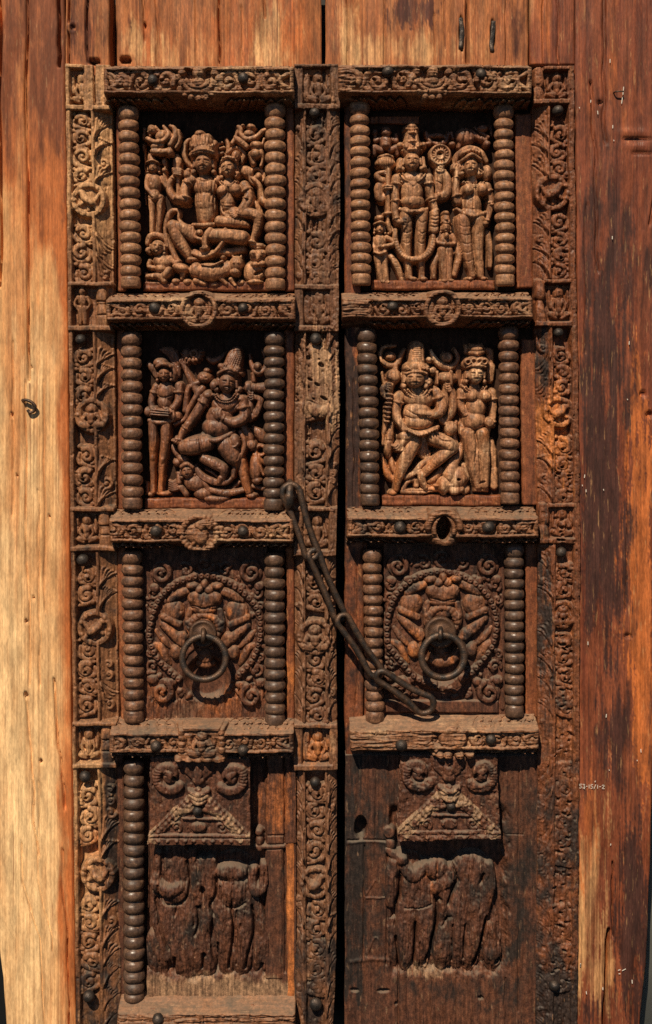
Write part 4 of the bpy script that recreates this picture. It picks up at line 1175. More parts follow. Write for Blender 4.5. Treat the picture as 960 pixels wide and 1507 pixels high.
# woman on his knee
R = Relief(312, 210, 396, 370, .95)
fr(R, A)
R.t([(645, 262, 16, 12), (680, 232, 18, 12), (725, 232, 20, 12), (762, 275, 20, 12), (745, 330, 16, 12)])
R.b(705, 290, 34, 40, 15, 9); R.ring(705, 292, 20, 6, 22)
R.b(655, 505, 78, 60, 13, 9); R.b(640, 590, 52, 70, 12, 10)
R.t([(655, 430, 32, 13), (650, 470, 40, 13)])
R.b(610, 532, 42, 40, 17, 9); R.b(712, 528, 46, 44, 17, 10)
R.g([(655, 500), (660, 560), (640, 620)], 1, 1.5)
necklace(R, 655, 470, 70, 34, 22); 
arm(R, [(770, 495), (808, 570), (790, 640), (720, 715)], [40, 34, 30, 22], [15, 18, 20, 22])
fr(R, B)
R.b(655, 45, 50, 70, 12, 11); R.b(690, 105, 70, 45, 13, 9)
for i in range(3): R.g([(610, 40 + i * 22), (660, 52 + i * 22), (720, 40 + i * 20)], .7, .9)
R.t([(590, 165, 42, 17), (670, 178, 44, 18), (760, 190, 30, 16), (790, 200, 20, 15)], n=5)
R.t([(745, 115, 50, 16), (830, 120, 46, 19), (870, 150, 40, 20), (850, 240, 30, 18), (822, 320, 22, 16)], n=5)
R.t([(820, 335, 20, 16), (890, 345, 16, 16)]); R.t([(805, 318, 8, 22), (840, 325, 8, 22)])
arm(R, [(805, -20), (770, 60), (718, 120)], [30, 27, 22], [19, 21, 22])
fingers(R, 708, 128, 2.4, 34, 6, 23)
R.t([(600, 60, 8, 14), (625, 120, 9, 18), (690, 140, 9, 20)])
fr(R, A)
R.head(652, 382, 112, 128, 17, a=-.22, turn=-.06)
R.t([(610, 335, 10, 24), (655, 312, 13, 27), (708, 335, 10, 24)])
for i in range(5): R.b(620 + i * 19, 322 - 6 * (2 - abs(i - 2)), 10, 9, 26, 3)
R.ring(705, 420, 15, 6, 20)
done(R, 'carved_figure', pL1, 'fig', 'woman sitting on the man\'s knee, hair in a ring', seed=712)
# standing attendant with bud
R = Relief(208, 220, 254, 346, .95)
fr(R, A)
R.b(125, 480, 58, 75, 9, 9); R.b(130, 560, 42, 60, 9, 8)
R.t([(125, 405, 18, 9), (125, 430, 24, 9)])
arm(R, [(85, 430), (72, 500), (115, 570)], [24, 20, 15], [10, 11, 15], False); arm(R, [(180, 440), (215, 500), (200, 400)], [22, 20, 14], [9, 10, 12], False)
R.b(200, 385, 20, 20, 12, 5); R.t([(205, 360, 9, 11), (200, 320, 22, 10), (205, 300, 8, 10)])
R.head(122, 370, 74, 84, 11); R.t([(120, 330, 40, 11), (105, 290, 26, 10), (98, 272, 16, 9)]); R.t([(82, 335, 7, 18), (122, 322, 9, 20), (160, 335, 7, 18)])
fr(R, B)
R.t([(105, 0, 30, 9), (108, 110, 25, 9), (106, 240, 22, 8)]); R.t([(165, 0, 30, 9), (160, 110, 24, 9), (150, 240, 21, 8)])
R.g([(90, 10), (130, 40), (180, 0)], 1, 1.2)
done(R, 'carved_figure', pL1, 'fig', 'slim standing attendant holding a bud', seed=713)
# flying pair, upper left
R = Relief(206, 180, 268, 232, .95)
fr(R, A)
R.head(122, 108, 62, 74, 10, a=-.6); R.b(190, 150, 52, 42, 9, 8, a=-.5)
R.t([(90, 170, 18, 10), (140, 195, 18, 12), (205, 190, 17, 14), (240, 145, 16, 14), (200, 80, 13, 10)]); R.t([(245, 75, 13, 9), (275, 100, 17, 10), (280, 160, 24, 10), (250, 210, 24, 10)])
R.t([(300, 110, 14, 8), (312, 170, 14, 8), (290, 230, 14, 8)]); R.t([(135, 225, 24, 9), (190, 220, 22, 10)]); R.t([(130, 258, 24, 9), (220, 262, 24, 10), (250, 240, 18, 9)]); R.b(250, 265, 22, 30, 9, 6)
R.H = np.where(R.H > PZ, R.H + 9, R.H)
done(R, 'carved_figure', pL1, 'fig', 'small flying figure in the upper left corner', seed=714)
# flying figure, upper right
R = Relief(336, 180, 396, 248, .95)
fr(R, A)
R.t([(715, 80, 14, 9), (738, 100, 22, 10), (745, 145, 18, 11), (790, 180, 22, 12), (850, 160, 20, 12), (885, 125, 18, 11), (912, 110, 18, 10)]); R.b(800, 140, 42, 30, 11, 6)
R.b(815, 90, 32, 24, 11, 7); R.b(755, 80, 16, 12, 10, 5); R.t([(715, 110, 12, 8), (700, 160, 14, 8), (680, 200, 18, 8)])
R.t([(700, 160, 16, 9), (735, 190, 26, 10), (785, 230, 22, 10)]); R.b(850, 225, 46, 36, 10, 8); R.t([(905, 170, 10, 9), (885, 240, 14, 10)])
R.b(845, 285, 42, 40, 10, 8); R.t([(815, 285, 24, 10), (835, 345, 20, 9)]); R.t([(880, 270, 26, 10), (895, 310, 14, 9), (885, 360, 12, 9)])
R.H = np.where(R.H > PZ, R.H + 9, R.H)
done(R, 'carved_figure', pL1, 'fig', 'small flying figure in the upper right corner', seed=715)
# attendant fragment on the right: drum and hand in a ring
R = Relief(348, 236, 398, 318, .95)
fr(R, A)
R.t([(740, 370, 36, 7), (790, 395, 48, 8), (800, 420, 30, 8)]); R.g([(755, 345), (775, 440)], 1, 1.4); R.g([(790, 340), (800, 440)], 1, 1.4)
R.ring(855, 425, 52, 14, 12, pi * .6, pi * 2.2); R.b(868, 428, 26, 30, 13, 6)
R.t([(820, 440, 12, 15), (850, 460, 18, 15), (880, 500, 20, 14), (890, 560, 24, 12), (905, 600, 28, 12), (950, 610, 26, 12)]); fingers(R, 850, 450, -2.0, 30, 6, 15)
R.t([(850, 610, 24, 10), (880, 680, 22, 9), (870, 720, 16, 8)])
done(R, 'carved_hand', pL1, 'fig', 'hand raised inside a ring, with a small drum', seed=716)
# kneeling dwarf, lower left
R = Relief(207, 338, 268, 418, .95)
fr(R, B)
R.t([(80, 320, 22, 10), (95, 275, 24, 10), (150, 262, 24, 10), (205, 290, 20, 10), (215, 340, 16, 10)])
R.b(190, 450, 75, 55, 10, 9, a=.15); R.b(180, 500, 50, 40, 10, 9)
R.t([(245, 430, 28, 12), (275, 460, 22, 13), (300, 450, 18, 13)]); R.t([(100, 440, 22, 9), (90, 480, 20, 9), (130, 490, 18, 11)])
R.t([(165, 570, 24, 12), (215, 540, 30, 14), (235, 510, 26, 14)]); R.t([(80, 555, 22, 11), (160, 558, 26, 13), (200, 590, 22, 13)]); R.t([(65, 530, 10, 9), (70, 620, 12, 9)]); R.t([(80, 602, 10, 10), (170, 605, 12, 11)])
R.head(155, 352, 96, 108, 13, a=.1, turn=.1); R.b(90, 372, 22, 26, 12, 6)
done(R, 'carved_figure', pL1, 'fig', 'kneeling attendant with curled hair at the lower left', seed=717)
# bull
R = Relief(250, 372, 366, 420, .95)
fr(R, B)
R.b(520, 525, 140, 72, 10, 13); R.b(420, 510, 50, 62, 11, 9); R.b(640, 500, 50, 60, 11, 9)
R.b(315, 495, 66, 36, 11, 9, a=.3); R.t([(330, 520, 24, 12), (325, 570, 16, 11)]); R.g([(385, 440), (395, 520), (410, 590)], 1.2, 2)
R.t([(470, 480, 8, 22), (540, 485, 8, 23), (610, 455, 8, 21)]); R.b(612, 425, 18, 16, 16, 5)
R.b(705, 470, 54, 60, 13, 10, a=.2); R.b(700, 530, 36, 30, 15, 8); R.t([(735, 430, 12, 16), (740, 412, 6, 15)]); R.t([(690, 425, 10, 16), (675, 410, 6, 15)]); R.p(690, 470, 10, 7, 1.5); R.p(725, 470, 10, 7, 1.5); R.p(690, 545, 5, 5, -1.5); R.p(715, 545, 5, 5, -1.5)
R.t([(420, 590, 24, 12), (480, 610, 18, 12)]); R.t([(600, 570, 20, 14), (640, 610, 14, 13)]); R.t([(670, 580, 18, 14), (700, 620, 12, 13)])
for x, y, rr in ((360, 595, 36), (280, 590, 34), (740, 600, 30), (560, 618, 40)): R.b(x, y, rr, 24, 9, 6)
done(R, 'carved_bull', pL1, 'fig', 'bull lying below the couple', seed=718)
# lion
R = Relief(352, 358, 396, 420, .95)
fr(R, B)
R.b(835, 530, 86, 92, 9, 10); R.b(862, 420, 66, 60, 12, 9)
for x in (830, 895): R.b(x, 405, 28, 24, 19, 5); R.ring(x, 405, 20, 5, 22); R.p(x, 405, 9, 9, 1.5)
R.b(862, 430, 20, 30, 20, 4); R.b(840, 480, 30, 22, 18, 6); R.b(890, 475, 32, 22, 18, 6); R.t([(825, 350, 12, 14), (862, 360, 14, 16), (905, 350, 12, 14)])
R.hole(865, 535, 34, 12, 10, a=-.5, edge=.3); R.b(840, 600, 60, 18, 14, 5)
done(R, 'carved_lion', pL1, 'fig', 'grinning lion crouched at the lower right', seed=719)
# thin lamp staff at the far left edge
R = Relief(207, 184, 216, 300, .95)
fr(R, A)
R.t([(52, 80, 14, 6), (52, 150, 16, 6)]); R.t([(52, 190, 10, 6), (52, 205, 14, 6), (52, 240, 8, 6)]); R.t([(58, 240, 5, 6), (58, 620, 5, 6)])
done(R, 'carved_staff', pL1, 'fig', seed=720)

# ---------------------------------------------------------------- upper right panel: standing pair
A = (540, 165, 4.8); B = (540, 290, 4.8)
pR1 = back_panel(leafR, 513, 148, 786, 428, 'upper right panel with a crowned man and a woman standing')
strip(pR1, 757, 783, 168, 424, 18, 731, 3); strip(pR1, 514, 527, 168, 424, 14, 733, 3)
plinth(pR1, 547, 412, 729, 426, 17, 732)
R = Relief(545, 172, 616, 182, 1.2, 10); carve(R, 'frame_strip', M['strip'], pR1, 10, -60, None, None, skirt=0)
# crowned man
R = Relief(550, 178, 680, 418, .95)
fr(R, A)
R.t([(150, 470, 40, 6), (90, 520, 44, 6), (100, 600, 40, 6), (160, 560, 34, 7)])
R.b(325, 470, 118, 58, 11, 10); R.b(320, 560, 82, 110, 11, 12); R.b(325, 620, 80, 60, 11, 11)
R.t([(320, 415, 42, 11), (322, 445, 50, 11)])
arm(R, [(215, 465), (200, 560), (208, 640)], [44, 38, 32], [12, 13, 14]); arm(R, [(432, 460), (445, 550), (460, 620)], [42, 36, 30], [12, 12, 12])
# back arms
arm(R, [(150, 470), (100, 470), (75, 430), (140, 410)], [26, 30, 22, 18], [9, 10, 11, 13], False); fingers(R, 130, 412, .2, 40, 7, 14)
arm(R, [(470, 600), (560, 570), (570, 470), (530, 400)], [36, 42, 36, 24], [9, 9, 10, 11]); fingers(R, 530, 400, -2.6, 40, 8, 14)
necklace(R, 322, 436, 92, 62, 20, 5, 2)
R.g([(240, 480), (290, 500), (325, 530), (360, 500), (410, 480)], 1, 1.2); R.g([(322, 530), (322, 610)], .9, 1.0); R.p(322, 640, 8, 8, -1.5)
fr(R, B)
R.b(325, 30, 88, 60, 11, 12)
for x in (285, 385): R.t([(x - (335 - x) * .1, 110, 52, 11), (x, 220, 44, 12), (x, 320, 36, 11), (x + (5 if x > 300 else 15), 500, 26, 9), (x + (5 if x > 300 else 20), 560, 22, 9)], n=5)
R.t([(232, 80, 14, 13), (280, 105, 16, 19), (335, 108, 16, 21), (385, 100, 16, 19), (425, 78, 14, 13)])
R.g([(335, 120), (335, 400)], 1.4, 3)
for x in (285, 390):
    for y in (170, 240, 310): R.g([(x - 26, y), (x, y + 14), (x + 26, y)], .8, 1.1)
foot(R, 315, 572, 26, 12, 1, 1.6); foot(R, 385, 572, 26, 12, 1, 1.6)
arm(R, [(205, -20), (200, 90), (215, 165)], [32, 30, 22], [14, 15, 17]); R.b(240, 180, 34, 24, 18, 6); fingers(R, 250, 178, .3, 46, 8, 19)
arm(R, [(455, -10), (480, 70), (490, 100)], [30, 27, 22], [12, 13, 14])
# conch held low, garland
R.t([(480, 110, 30, 15), (480, 150, 36, 15), (475, 190, 34, 14), (480, 225, 38, 13)], f=.9)
for i in range(4): R.g([(445, 130 + i * 24), (480, 140 + i * 24), (515, 130 + i * 24)], .8, 1.4)
R.t([(205, 230, 18, 12), (210, 310, 20, 13), (255, 400, 22, 14), (330, 435, 24, 15), (415, 410, 24, 15), (465, 340, 26, 14), (475, 250, 20, 12)], n=5)
for i in range(24):
    q = i / 23; a = pi * (1.0 - q); R.g([(338 + 150 * cos(a), 285 + 165 * sin(a)), (338 + 112 * cos(a), 285 + 128 * sin(a))], .6, .7)
fr(R, A)
R.head(318, 352, 118, 136, 16)
for e in (-1, 1):
    R.t([(318 + e * 78, 325, 18, 12), (318 + e * 86, 400, 20, 13)]); R.b(318 + e * 84, 395, 22, 22, 15, 7)
crown(R, 318, 285, 128, 200, 15, 3, knob=False)
R.b(314, 105, 42, 26, 14, 8); R.t([(275, 118, 9, 17), (315, 125, 10, 20), (355, 118, 9, 17)]); R.b(314, 80, 20, 14, 13, 6)
for e in (-1, 1): R.b(318 + e * 78, 230, 26, 24, 13, 6)
done(R, 'carved_figure', pR1, 'fig', 'standing man with a tall tiered crown and low garland', seed=741)
# mace
R = Relief(548, 220, 588, 345, .95)
fr(R, A)
R.b(135, 350, 74, 48, 10, 11); R.t([(95, 305, 10, 14), (140, 298, 12, 16), (185, 308, 10, 14)])
for i in range(8): R.g([(75 + i * 17, 320 + 8 * abs(i - 3.5) * .5), (82 + i * 15, 385)], .9, 1.6)
R.t([(145, 385, 36, 12), (148, 410, 24, 12)]); R.t([(152, 400, 22, 14), (150, 620, 19, 13), (152, 700, 18, 13)])
R.t([(125, 525, 8, 20), (178, 525, 8, 20)]); R.t([(126, 540, 7, 20), (176, 540, 7, 20)])
fr(R, B)
R.t([(130, 110, 10, 17), (170, 112, 10, 17)]); R.t([(150, 130, 15, 13), (160, 200, 18, 12), (170, 240, 12, 11)])
done(R, 'carved_mace', pR1, 'fig', 'fluted mace with a bulbous head', seed=742)
# wheel
R = Relief(628, 210, 666, 295, .95)
fr(R, A)
R.b(515, 300, 78, 76, 11, 4, pw=.2); R.ring(515, 300, 66, 10, 16); R.ring(515, 300, 30, 7, 16); R.hole(512, 292, 16, 8, 8, edge=.3)
for i in range(16):
    a = 2 * pi * i / 16; R.t([(515 + 36 * cos(a), 300 + 36 * sin(a), 5, 15.5), (515 + 56 * cos(a), 300 + 56 * sin(a), 6, 15.5)], k=.4)
R.b(515, 218, 16, 12, 13, 5)
R.t([(515, 370, 30, 11), (512, 420, 30, 12), (508, 560, 30, 10), (512, 600, 26, 10)], f=.6); R.g([(490, 400), (500, 540)], .8, 1.6); R.g([(492, 480), (530, 500)], .8, 1.2)
done(R, 'carved_wheel', pR1, 'fig', 'spoked wheel raised on a handle', seed=743)
# woman
R = Relief(660, 212, 732, 416, .95)
fr(R, A)
R.t([(620, 350, 20, 9), (640, 300, 26, 10), (690, 262, 28, 11), (750, 255, 28, 11), (810, 285, 26, 10), (845, 340, 22, 9)])
R.b(850, 425, 42, 62, 9, 9); R.b(740, 560, 78, 70, 10, 9); R.t([(742, 455, 36, 11), (744, 490, 46, 11)])
R.b(712, 552, 44, 46, 16, 10); R.b(812, 548, 42, 46, 16, 10); necklace(R, 755, 495, 72, 36, 19, 5, 2)
arm(R, [(850, 520), (880, 600), (885, 660)], [38, 34, 28], [10, 10, 11]); arm(R, [(650, 620), (630, 540), (640, 440)], [40, 36, 22], [9, 10, 12])
R.t([(640, 440, 26, 12), (640, 400, 26, 12), (655, 350, 18, 12)]); fingers(R, 625, 400, -1.4, 44, 8, 14)
fr(R, B)
R.b(745, 50, 75, 90, 10, 11); R.b(740, 120, 95, 60, 10, 11)
R.g([(745, 20), (748, 70)], .9, 1.1); R.p(748, 90, 7, 8, -1.6)
R.t([(640, 80, 14, 12), (690, 120, 15, 18), (750, 135, 16, 20), (820, 115, 15, 16), (838, 100, 12, 13)])
R.t([(680, 160, 64, 10), (700, 280, 52, 11), (730, 430, 40, 11), (755, 550, 28, 10)], n=5); R.t([(790, 160, 62, 10), (795, 300, 46, 10), (800, 430, 38, 10), (815, 550, 28, 9)], n=5)
R.g([(760, 170), (755, 300), (780, 460)], 1.2, 2); R.g([(640, 120), (660, 300)], 1, 1.5)
for i in range(5): R.g([(655 + i * 8, 200 + i * 60), (690 + i * 8, 215 + i * 60), (735 + i * 6, 200 + i * 60)], .7, .9)
R.t([(645, 330, 22, 7), (660, 420, 30, 7), (625, 540, 24, 7)]); R.t([(860, 240, 26, 7), (880, 360, 26, 7), (880, 480, 22, 7)])
foot(R, 725, 575, 26, 11, 1, 1.8); foot(R, 820, 572, 26, 11, 1, 1.6)
arm(R, [(880, -10), (870, 90), (850, 175)], [30, 28, 22], [10, 11, 12]); R.b(825, 185, 40, 22, 13, 6); fingers(R, 800, 180, pi, 34, 8, 14)
fr(R, A)
R.head(728, 392, 110, 128, 16, turn=-.08)
R.t([(668, 350, 12, 22), (725, 320, 16, 27), (795, 345, 12, 22)])
for i in range(6): R.b(675 + i * 22, 300 - 7 * (2.5 - abs(i - 2.5)), 15, 16, 22, 5)
R.ring(795, 430, 16, 7, 18); R.t([(800, 350, 16, 14), (812, 400, 14, 13)])
done(R, 'carved_figure', pR1, 'fig', 'standing woman with a round headdress', seed=744)
# small attendants
for (xc, yc, name_, sd) in ((97, 330, 'small attendant standing at the lower left', 745), (560, 340, 'small attendant between the two tall figures', 746)):
    R = Relief(545 if xc < 300 else 634, 312 if xc < 300 else 310, 600 if xc < 300 else 680, 418, .95)
    fr(R, B)
    if xc < 300:
        R.b(97, 305, 52, 60, 9, 8); R.t([(97, 250, 18, 9), (97, 270, 24, 9)])
        R.t([(78, 360, 36, 9), (88, 460, 30, 9), (105, 580, 22, 9)]); R.t([(125, 370, 34, 9), (130, 470, 28, 9), (140, 580, 22, 9)])
        arm(R, [(55, 285), (55, 345), (105, 340)], [20, 18, 14], [10, 11, 15], False); arm(R, [(145, 275), (190, 300), (195, 325), (110, 345)], [20, 18, 16, 13], [10, 11, 13, 15], False)
        R.t([(60, 385, 8, 16), (100, 395, 9, 18), (140, 380, 8, 16)])
        R.head(95, 215, 72, 84, 11); R.b(92, 140, 34, 26, 11, 7); R.t([(58, 185, 9, 17), (95, 175, 10, 20), (130, 185, 9, 17)])
        R.t([(165, 190, 12, 9), (185, 225, 12, 9), (160, 245, 12, 10)])
        R.t([(170, 400, 22, 7), (215, 470, 30, 8), (250, 590, 20, 7)], n=5)
        for i in range(5): R.g([(185 + i * 14, 420 + i * 34), (215 + i * 10, 420 + i * 34)], .6, .8)
        foot(R, 105, 597, 22, 11); foot(R, 140, 597, 20, 11)
    else:
        R.b(562, 300, 50, 60, 9, 8)
        R.t([(540, 370, 40, 9), (548, 470, 34, 9), (560, 580, 26, 9)]); R.t([(590, 370, 34, 9), (590, 480, 28, 9), (590, 580, 24, 9)])
        arm(R, [(520, 265), (500, 310), (550, 330)], [20, 18, 14], [10, 11, 15], False); arm(R, [(610, 265), (628, 320), (580, 330)], [20, 18, 14], [10, 11, 15], False)
        R.b(565, 275, 18, 24, 16, 5)
        R.head(562, 215, 66, 80, 11); crown(R, 562, 185, 70, 80, 11, 2, ridge=False); R.b(560, 110, 26, 22, 10, 6)
        R.t([(515, 390, 22, 7), (480, 470, 28, 8), (480, 560, 18, 7)], n=5); R.t([(620, 390, 16, 7), (680, 340, 20, 6), (650, 460, 30, 7)], n=5)
        foot(R, 545, 585, 24, 11); foot(R, 590, 585, 22, 11); R.t([(435, 545, 18, 7), (438, 590, 20, 7)])
    done(R, 'carved_figure', pR1, 'fig', name_, seed=sd)
# upper small figures
R = Relief(544, 182, 594, 235, .95)
fr(R, A)
R.b(138, 200, 44, 60, 7, 8); R.b(138, 135, 38, 36, 9, 8); R.b(138, 112, 30, 16, 9, 6); R.b(138, 225, 34, 26, 10, 8)
for e in (-1, 1):
    R.t([(138 + e * 40, 175, 20, 8), (138 + e * 75, 190, 20, 8), (138 + e * 70, 150, 16, 8)], k=.8); R.t([(138 + e * 30, 255, 24, 8), (138 + e * 80, 240, 28, 8), (138 + e * 85, 280, 20, 8)], k=.8)
R.b(60, 135, 26, 28, 7, 6); R.p(126, 132, 6, 4, -1); R.p(150, 132, 6, 4, -1)
done(R, 'carved_figure', pR1, 'figd', 'small squatting figure in the upper left corner', seed=747)
R = Relief(622, 186, 672, 216, .95)
fr(R, A)
R.t([(425, 130, 18, 7), (440, 180, 18, 8), (500, 215, 18, 9), (560, 190, 18, 8), (578, 130, 14, 7)]); R.t([(440, 155, 18, 8), (510, 155, 20, 9), (560, 165, 16, 8)]); R.b(600, 215, 28, 20, 8, 6); R.b(435, 215, 26, 18, 8, 5); R.t([(600, 130, 12, 7), (610, 170, 14, 7)])
done(R, 'carved_figure', pR1, 'figd', 'small flying figure above the wheel', seed=748)
R = Relief(666, 180, 732, 222, .95)
fr(R, A)
R.b(700, 165, 78, 72, 8, 9); R.g([(690, 100), (690, 160), (670, 230)], 1, 2.2); R.g([(720, 95), (730, 180)], 1, 2); R.t([(660, 200, 24, 8), (650, 235, 18, 8)])
R.t([(740, 130, 26, 9), (790, 170, 24, 10), (840, 190, 22, 10)]); R.b(825, 110, 44, 30, 10, 7); R.t([(770, 100, 12, 9), (800, 130, 14, 11), (860, 170, 16, 11)]); R.b(850, 220, 30, 28, 9, 7); R.p(815, 105, 8, 6, -1.4); R.t([(880, 90, 14, 8), (890, 150, 16, 8)])
done(R, 'carved_elephant', pR1, 'figd', 'small elephant in the upper right corner', seed=749)

# ---------------------------------------------------------------- second left panel: drummer and dancer
A = (200, 500, 4.8); B = (200, 620, 4.8)
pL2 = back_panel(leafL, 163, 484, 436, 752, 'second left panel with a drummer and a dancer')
strip(pL2, 172, 183, 486, 750, 22, 751, 2); strip(pL2, 418, 433, 486, 750, 22, 752, 0)
plinth(pL2, 212, 733, 404, 749, 17, 753)
R = Relief(210, 508, 300, 736, .95)
fr(R, A)
R.t([(170, 60, 16, 6), (240, 85, 44, 6), (275, 150, 42, 6), (285, 250, 26, 6)], f=.5); R.t([(80, 170, 24, 6), (110, 200, 30, 6), (130, 260, 12, 6)], f=.5)
for i in range(4): R.g([(190 + i * 22, 70 + i * 6), (250 + i * 14, 140 + i * 14)], .8, 1.2)
R.b(205, 370, 72, 80, 9, 10); R.b(195, 450, 54, 60, 9, 10); R.t([(200, 290, 26, 9), (205, 315, 34, 9)])
arm(R, [(140, 335), (105, 430), (110, 500)], [34, 30, 24], [10, 11, 13]); arm(R, [(300, 330), (300, 420), (250, 500)], [38, 32, 24], [10, 12, 15])
R.t([(80, 515, 40, 12), (170, 522, 34, 14), (285, 540, 42, 12)], f=.9)
for i in range(3): R.t([(110, 500 + i * 16, 6, 21), (235, 508 + i * 16, 6, 22)], k=.4)
R.t([(265, 505, 8, 21), (275, 540, 10, 22), (268, 575, 8, 20)], k=.5)
fingers(R, 115, 500, .7, 34, 7, 19); fingers(R, 235, 500, 2.4, 34, 7, 19)
R.g([(150, 350), (160, 400), (200, 410), (250, 395)], .9, 1.2)
R.head(198, 248, 92, 108, 14, turn=.06); R.b(170, 160, 52, 40, 13, 8); R.t([(152, 190, 13, 19), (195, 170, 15, 22), (245, 190, 13, 18)])
R.t([(250, 190, 20, 12), (268, 240, 20, 12), (265, 290, 12, 11)])
R.t([(95, 575, 20, 13), (165, 590, 18, 16), (245, 580, 18, 14)])
fr(R, B)
R.t([(115, 20, 42, 10), (120, 150, 38, 11), (118, 270, 30, 10), (115, 400, 22, 9), (112, 500, 24, 9)], n=5); R.t([(210, 20, 44, 10), (205, 150, 40, 11), (185, 290, 30, 10), (175, 400, 24, 9), (165, 500, 22, 9)], n=5)
foot(R, 110, 520, 30, 10, -1, 1.2); foot(R, 170, 515, 28, 10, 1, 2.6); R.p(118, 265, 22, 18, 1.2); R.p(190, 270, 22, 18, 1.2)
R.t([(70, 440, 14, 6), (68, 520, 16, 6)])
def tone_l2(U, V):
    n = fbm(U / 14, V / 40, 761, 4) - .5
    low = sst(625, 660, V + n * 40)
    return .16 * low, .08 - .34 * low, .36 * low
done(R, 'carved_figure', pL2, 'figd', 'drummer standing with a drum at the waist', tone_l2, seed=761)
# dancer
R = Relief(250, 508, 398, 738, .95)
fr(R, A)
R.t([(500, 130, 16, 6), (540, 150, 26, 6), (590, 130, 24, 6), (625, 95, 12, 6)])
R.b(640, 450, 120, 80, 12, 11); R.b(590, 550, 105, 100, 12, 12); R.t([(640, 380, 44, 13), (640, 410, 56, 13)])
R.b(745, 420, 42, 40, 13, 10); R.b(510, 390, 42, 40, 13, 10)
arm(R, [(505, 400), (440, 500), (370, 600), (330, 650)], [44, 40, 32, 22], [14, 15, 15, 16])
arm(R, [(755, 430), (770, 540), (700, 585), (610, 545)], [46, 46, 40, 26], [14, 17, 20, 21])
R.b(585, 530, 40, 44, 20, 7); fingers(R, 580, 520, -1.9, 46, 9, 21)
arm(R, [(800, 560), (850, 520), (880, 430), (820, 400)], [36, 34, 26, 18], [8, 9, 10, 12], False); fingers(R, 830, 395, 2.9, 40, 8, 14)
arm(R, [(450, 390), (390, 290), (330, 180)], [38, 34, 20], [7, 7, 8], False); fingers(R, 340, 170, -1.7, 60, 8, 9)
R.t([(440, 300, 20, 9), (370, 340, 22, 10), (350, 420, 24, 9), (340, 500, 22, 9)]); 
R.t([(470, 340, 28, 10), (430, 390, 24, 11), (380, 470, 20, 11), (340, 560, 16, 11), (270, 600, 18, 12)], n=5); R.b(485, 265, 52, 44, 10, 8); R.b(500, 215, 26, 20, 9, 6); R.p(465, 260, 8, 8, -1.4); R.p(500, 270, 8, 8, -1.4)
R.t([(810, 420, 18, 11), (812, 470, 24, 11), (815, 500, 20, 11)])
# drum and trident at right
R.t([(790, 335, 46, 9), (850, 340, 34, 10), (905, 338, 42, 9)], f=.9); R.g([(820, 290), (822, 380)], 1, 1.4); R.g([(850, 295), (850, 380)], 1, 1.4)
R.t([(800, 110, 12, 7), (815, 180, 18, 8), (850, 235, 20, 9), (900, 215, 20, 8), (915, 150, 14, 7), (890, 80, 8, 7)]); R.b(855, 190, 30, 30, 9, 7); R.t([(825, 240, 14, 9), (830, 290, 16, 9)])
necklace(R, 640, 385, 88, 54, 24, 6, 2)
R.g([(550, 420), (600, 480), (660, 500), (740, 430)], 1, 1.6); R.g([(590, 500), (600, 600)], 1, 1.4)
fr(R, B)
R.b(570, 40, 112, 80, 13, 12)
R.t([(470, 90, 16, 15), (530, 130, 17, 24), (600, 125, 17, 25), (690, 75, 15, 17)])
R.p(560, 85, 9, 9, -1.8)
# bent leg
R.t([(500, 150, 74, 14), (410, 170, 78, 17), (345, 185, 56, 18)], n=5); R.g([(450, 100), (465, 180), (460, 270)], 1.3, 2.4); R.g([(340, 150), (400, 135), (450, 130)], .8, 1.4)
R.t([(480, 260, 44, 16), (560, 300, 46, 18), (620, 340, 40, 18), (615, 400, 26, 16)], n=5); R.t([(600, 400, 22, 18), (585, 430, 16, 18)])
# standing leg and skirt
R.t([(640, 170, 84, 13), (690, 250, 72, 14), (715, 300, 40, 13)], n=5)
R.t([(745, 290, 42, 12), (770, 400, 38, 12), (800, 500, 30, 11)], n=5); foot(R, 800, 530, 34, 12, 1, 1.8)
R.b(700, 140, 40, 52, 20, 6, a=-.2); R.ring(695, 145, 34, 6, 25, .3, pi)
R.t([(740, 80, 18, 15), (770, 160, 22, 16), (745, 240, 22, 16), (700, 330, 22, 15), (690, 390, 18, 15)], n=5); R.g([(745, 120), (750, 180), (720, 270)], .8, 1.4)
for i in range(4): R.t([(425 - i * 3, 310 + i * 10, 9, 14), (470, 380 + i * 9, 11, 16), (560, 420 + i * 7, 11, 17), (650, 420 + i * 5, 10, 16), (700, 370, 8, 14)], k=.5, n=5)
R.t([(490, 340, 8, 14), (540, 365, 10, 14), (580, 400, 8, 14)])
arm(R, [(370, 20), (330, 80), (310, 140)], [32, 26, 20], [16, 17, 18]); fingers(R, 305, 120, 1.7, 44, 7, 19)
# trailing bits right
R.t([(760, 50, 34, 8), (800, 110, 36, 9), (815, 150, 24, 9)]); R.b(820, 175, 40, 44, 9, 8); R.t([(830, 50, 24, 6), (880, 100, 44, 6), (900, 130, 30, 6)], f=.5)
fr(R, A)
R.head(650, 305, 132, 146, 17, a=.12, turn=.1)
crown(R, 668, 240, 150, 190, 15, 1, a=.26, knob=False, ridge=False)
for i in range(-3, 4): R.g([(668 + i * 18, 195), (700 + i * 13, 130), (722 + i * 9, 80)], .8, 1.6)
for i in range(7): R.g([(695 + i * 4, 170 - i * 13), (735 + i * 3, 178 - i * 13)], .6, 1.2)
R.b(555, 320, 30, 34, 16, 8); R.ring(555, 320, 18, 6, 22); R.b(735, 350, 22, 24, 15, 6); R.b(600, 185, 24, 24, 12, 6)
R.t([(590, 240, 10, 24), (660, 215, 12, 29), (745, 240, 10, 22)])
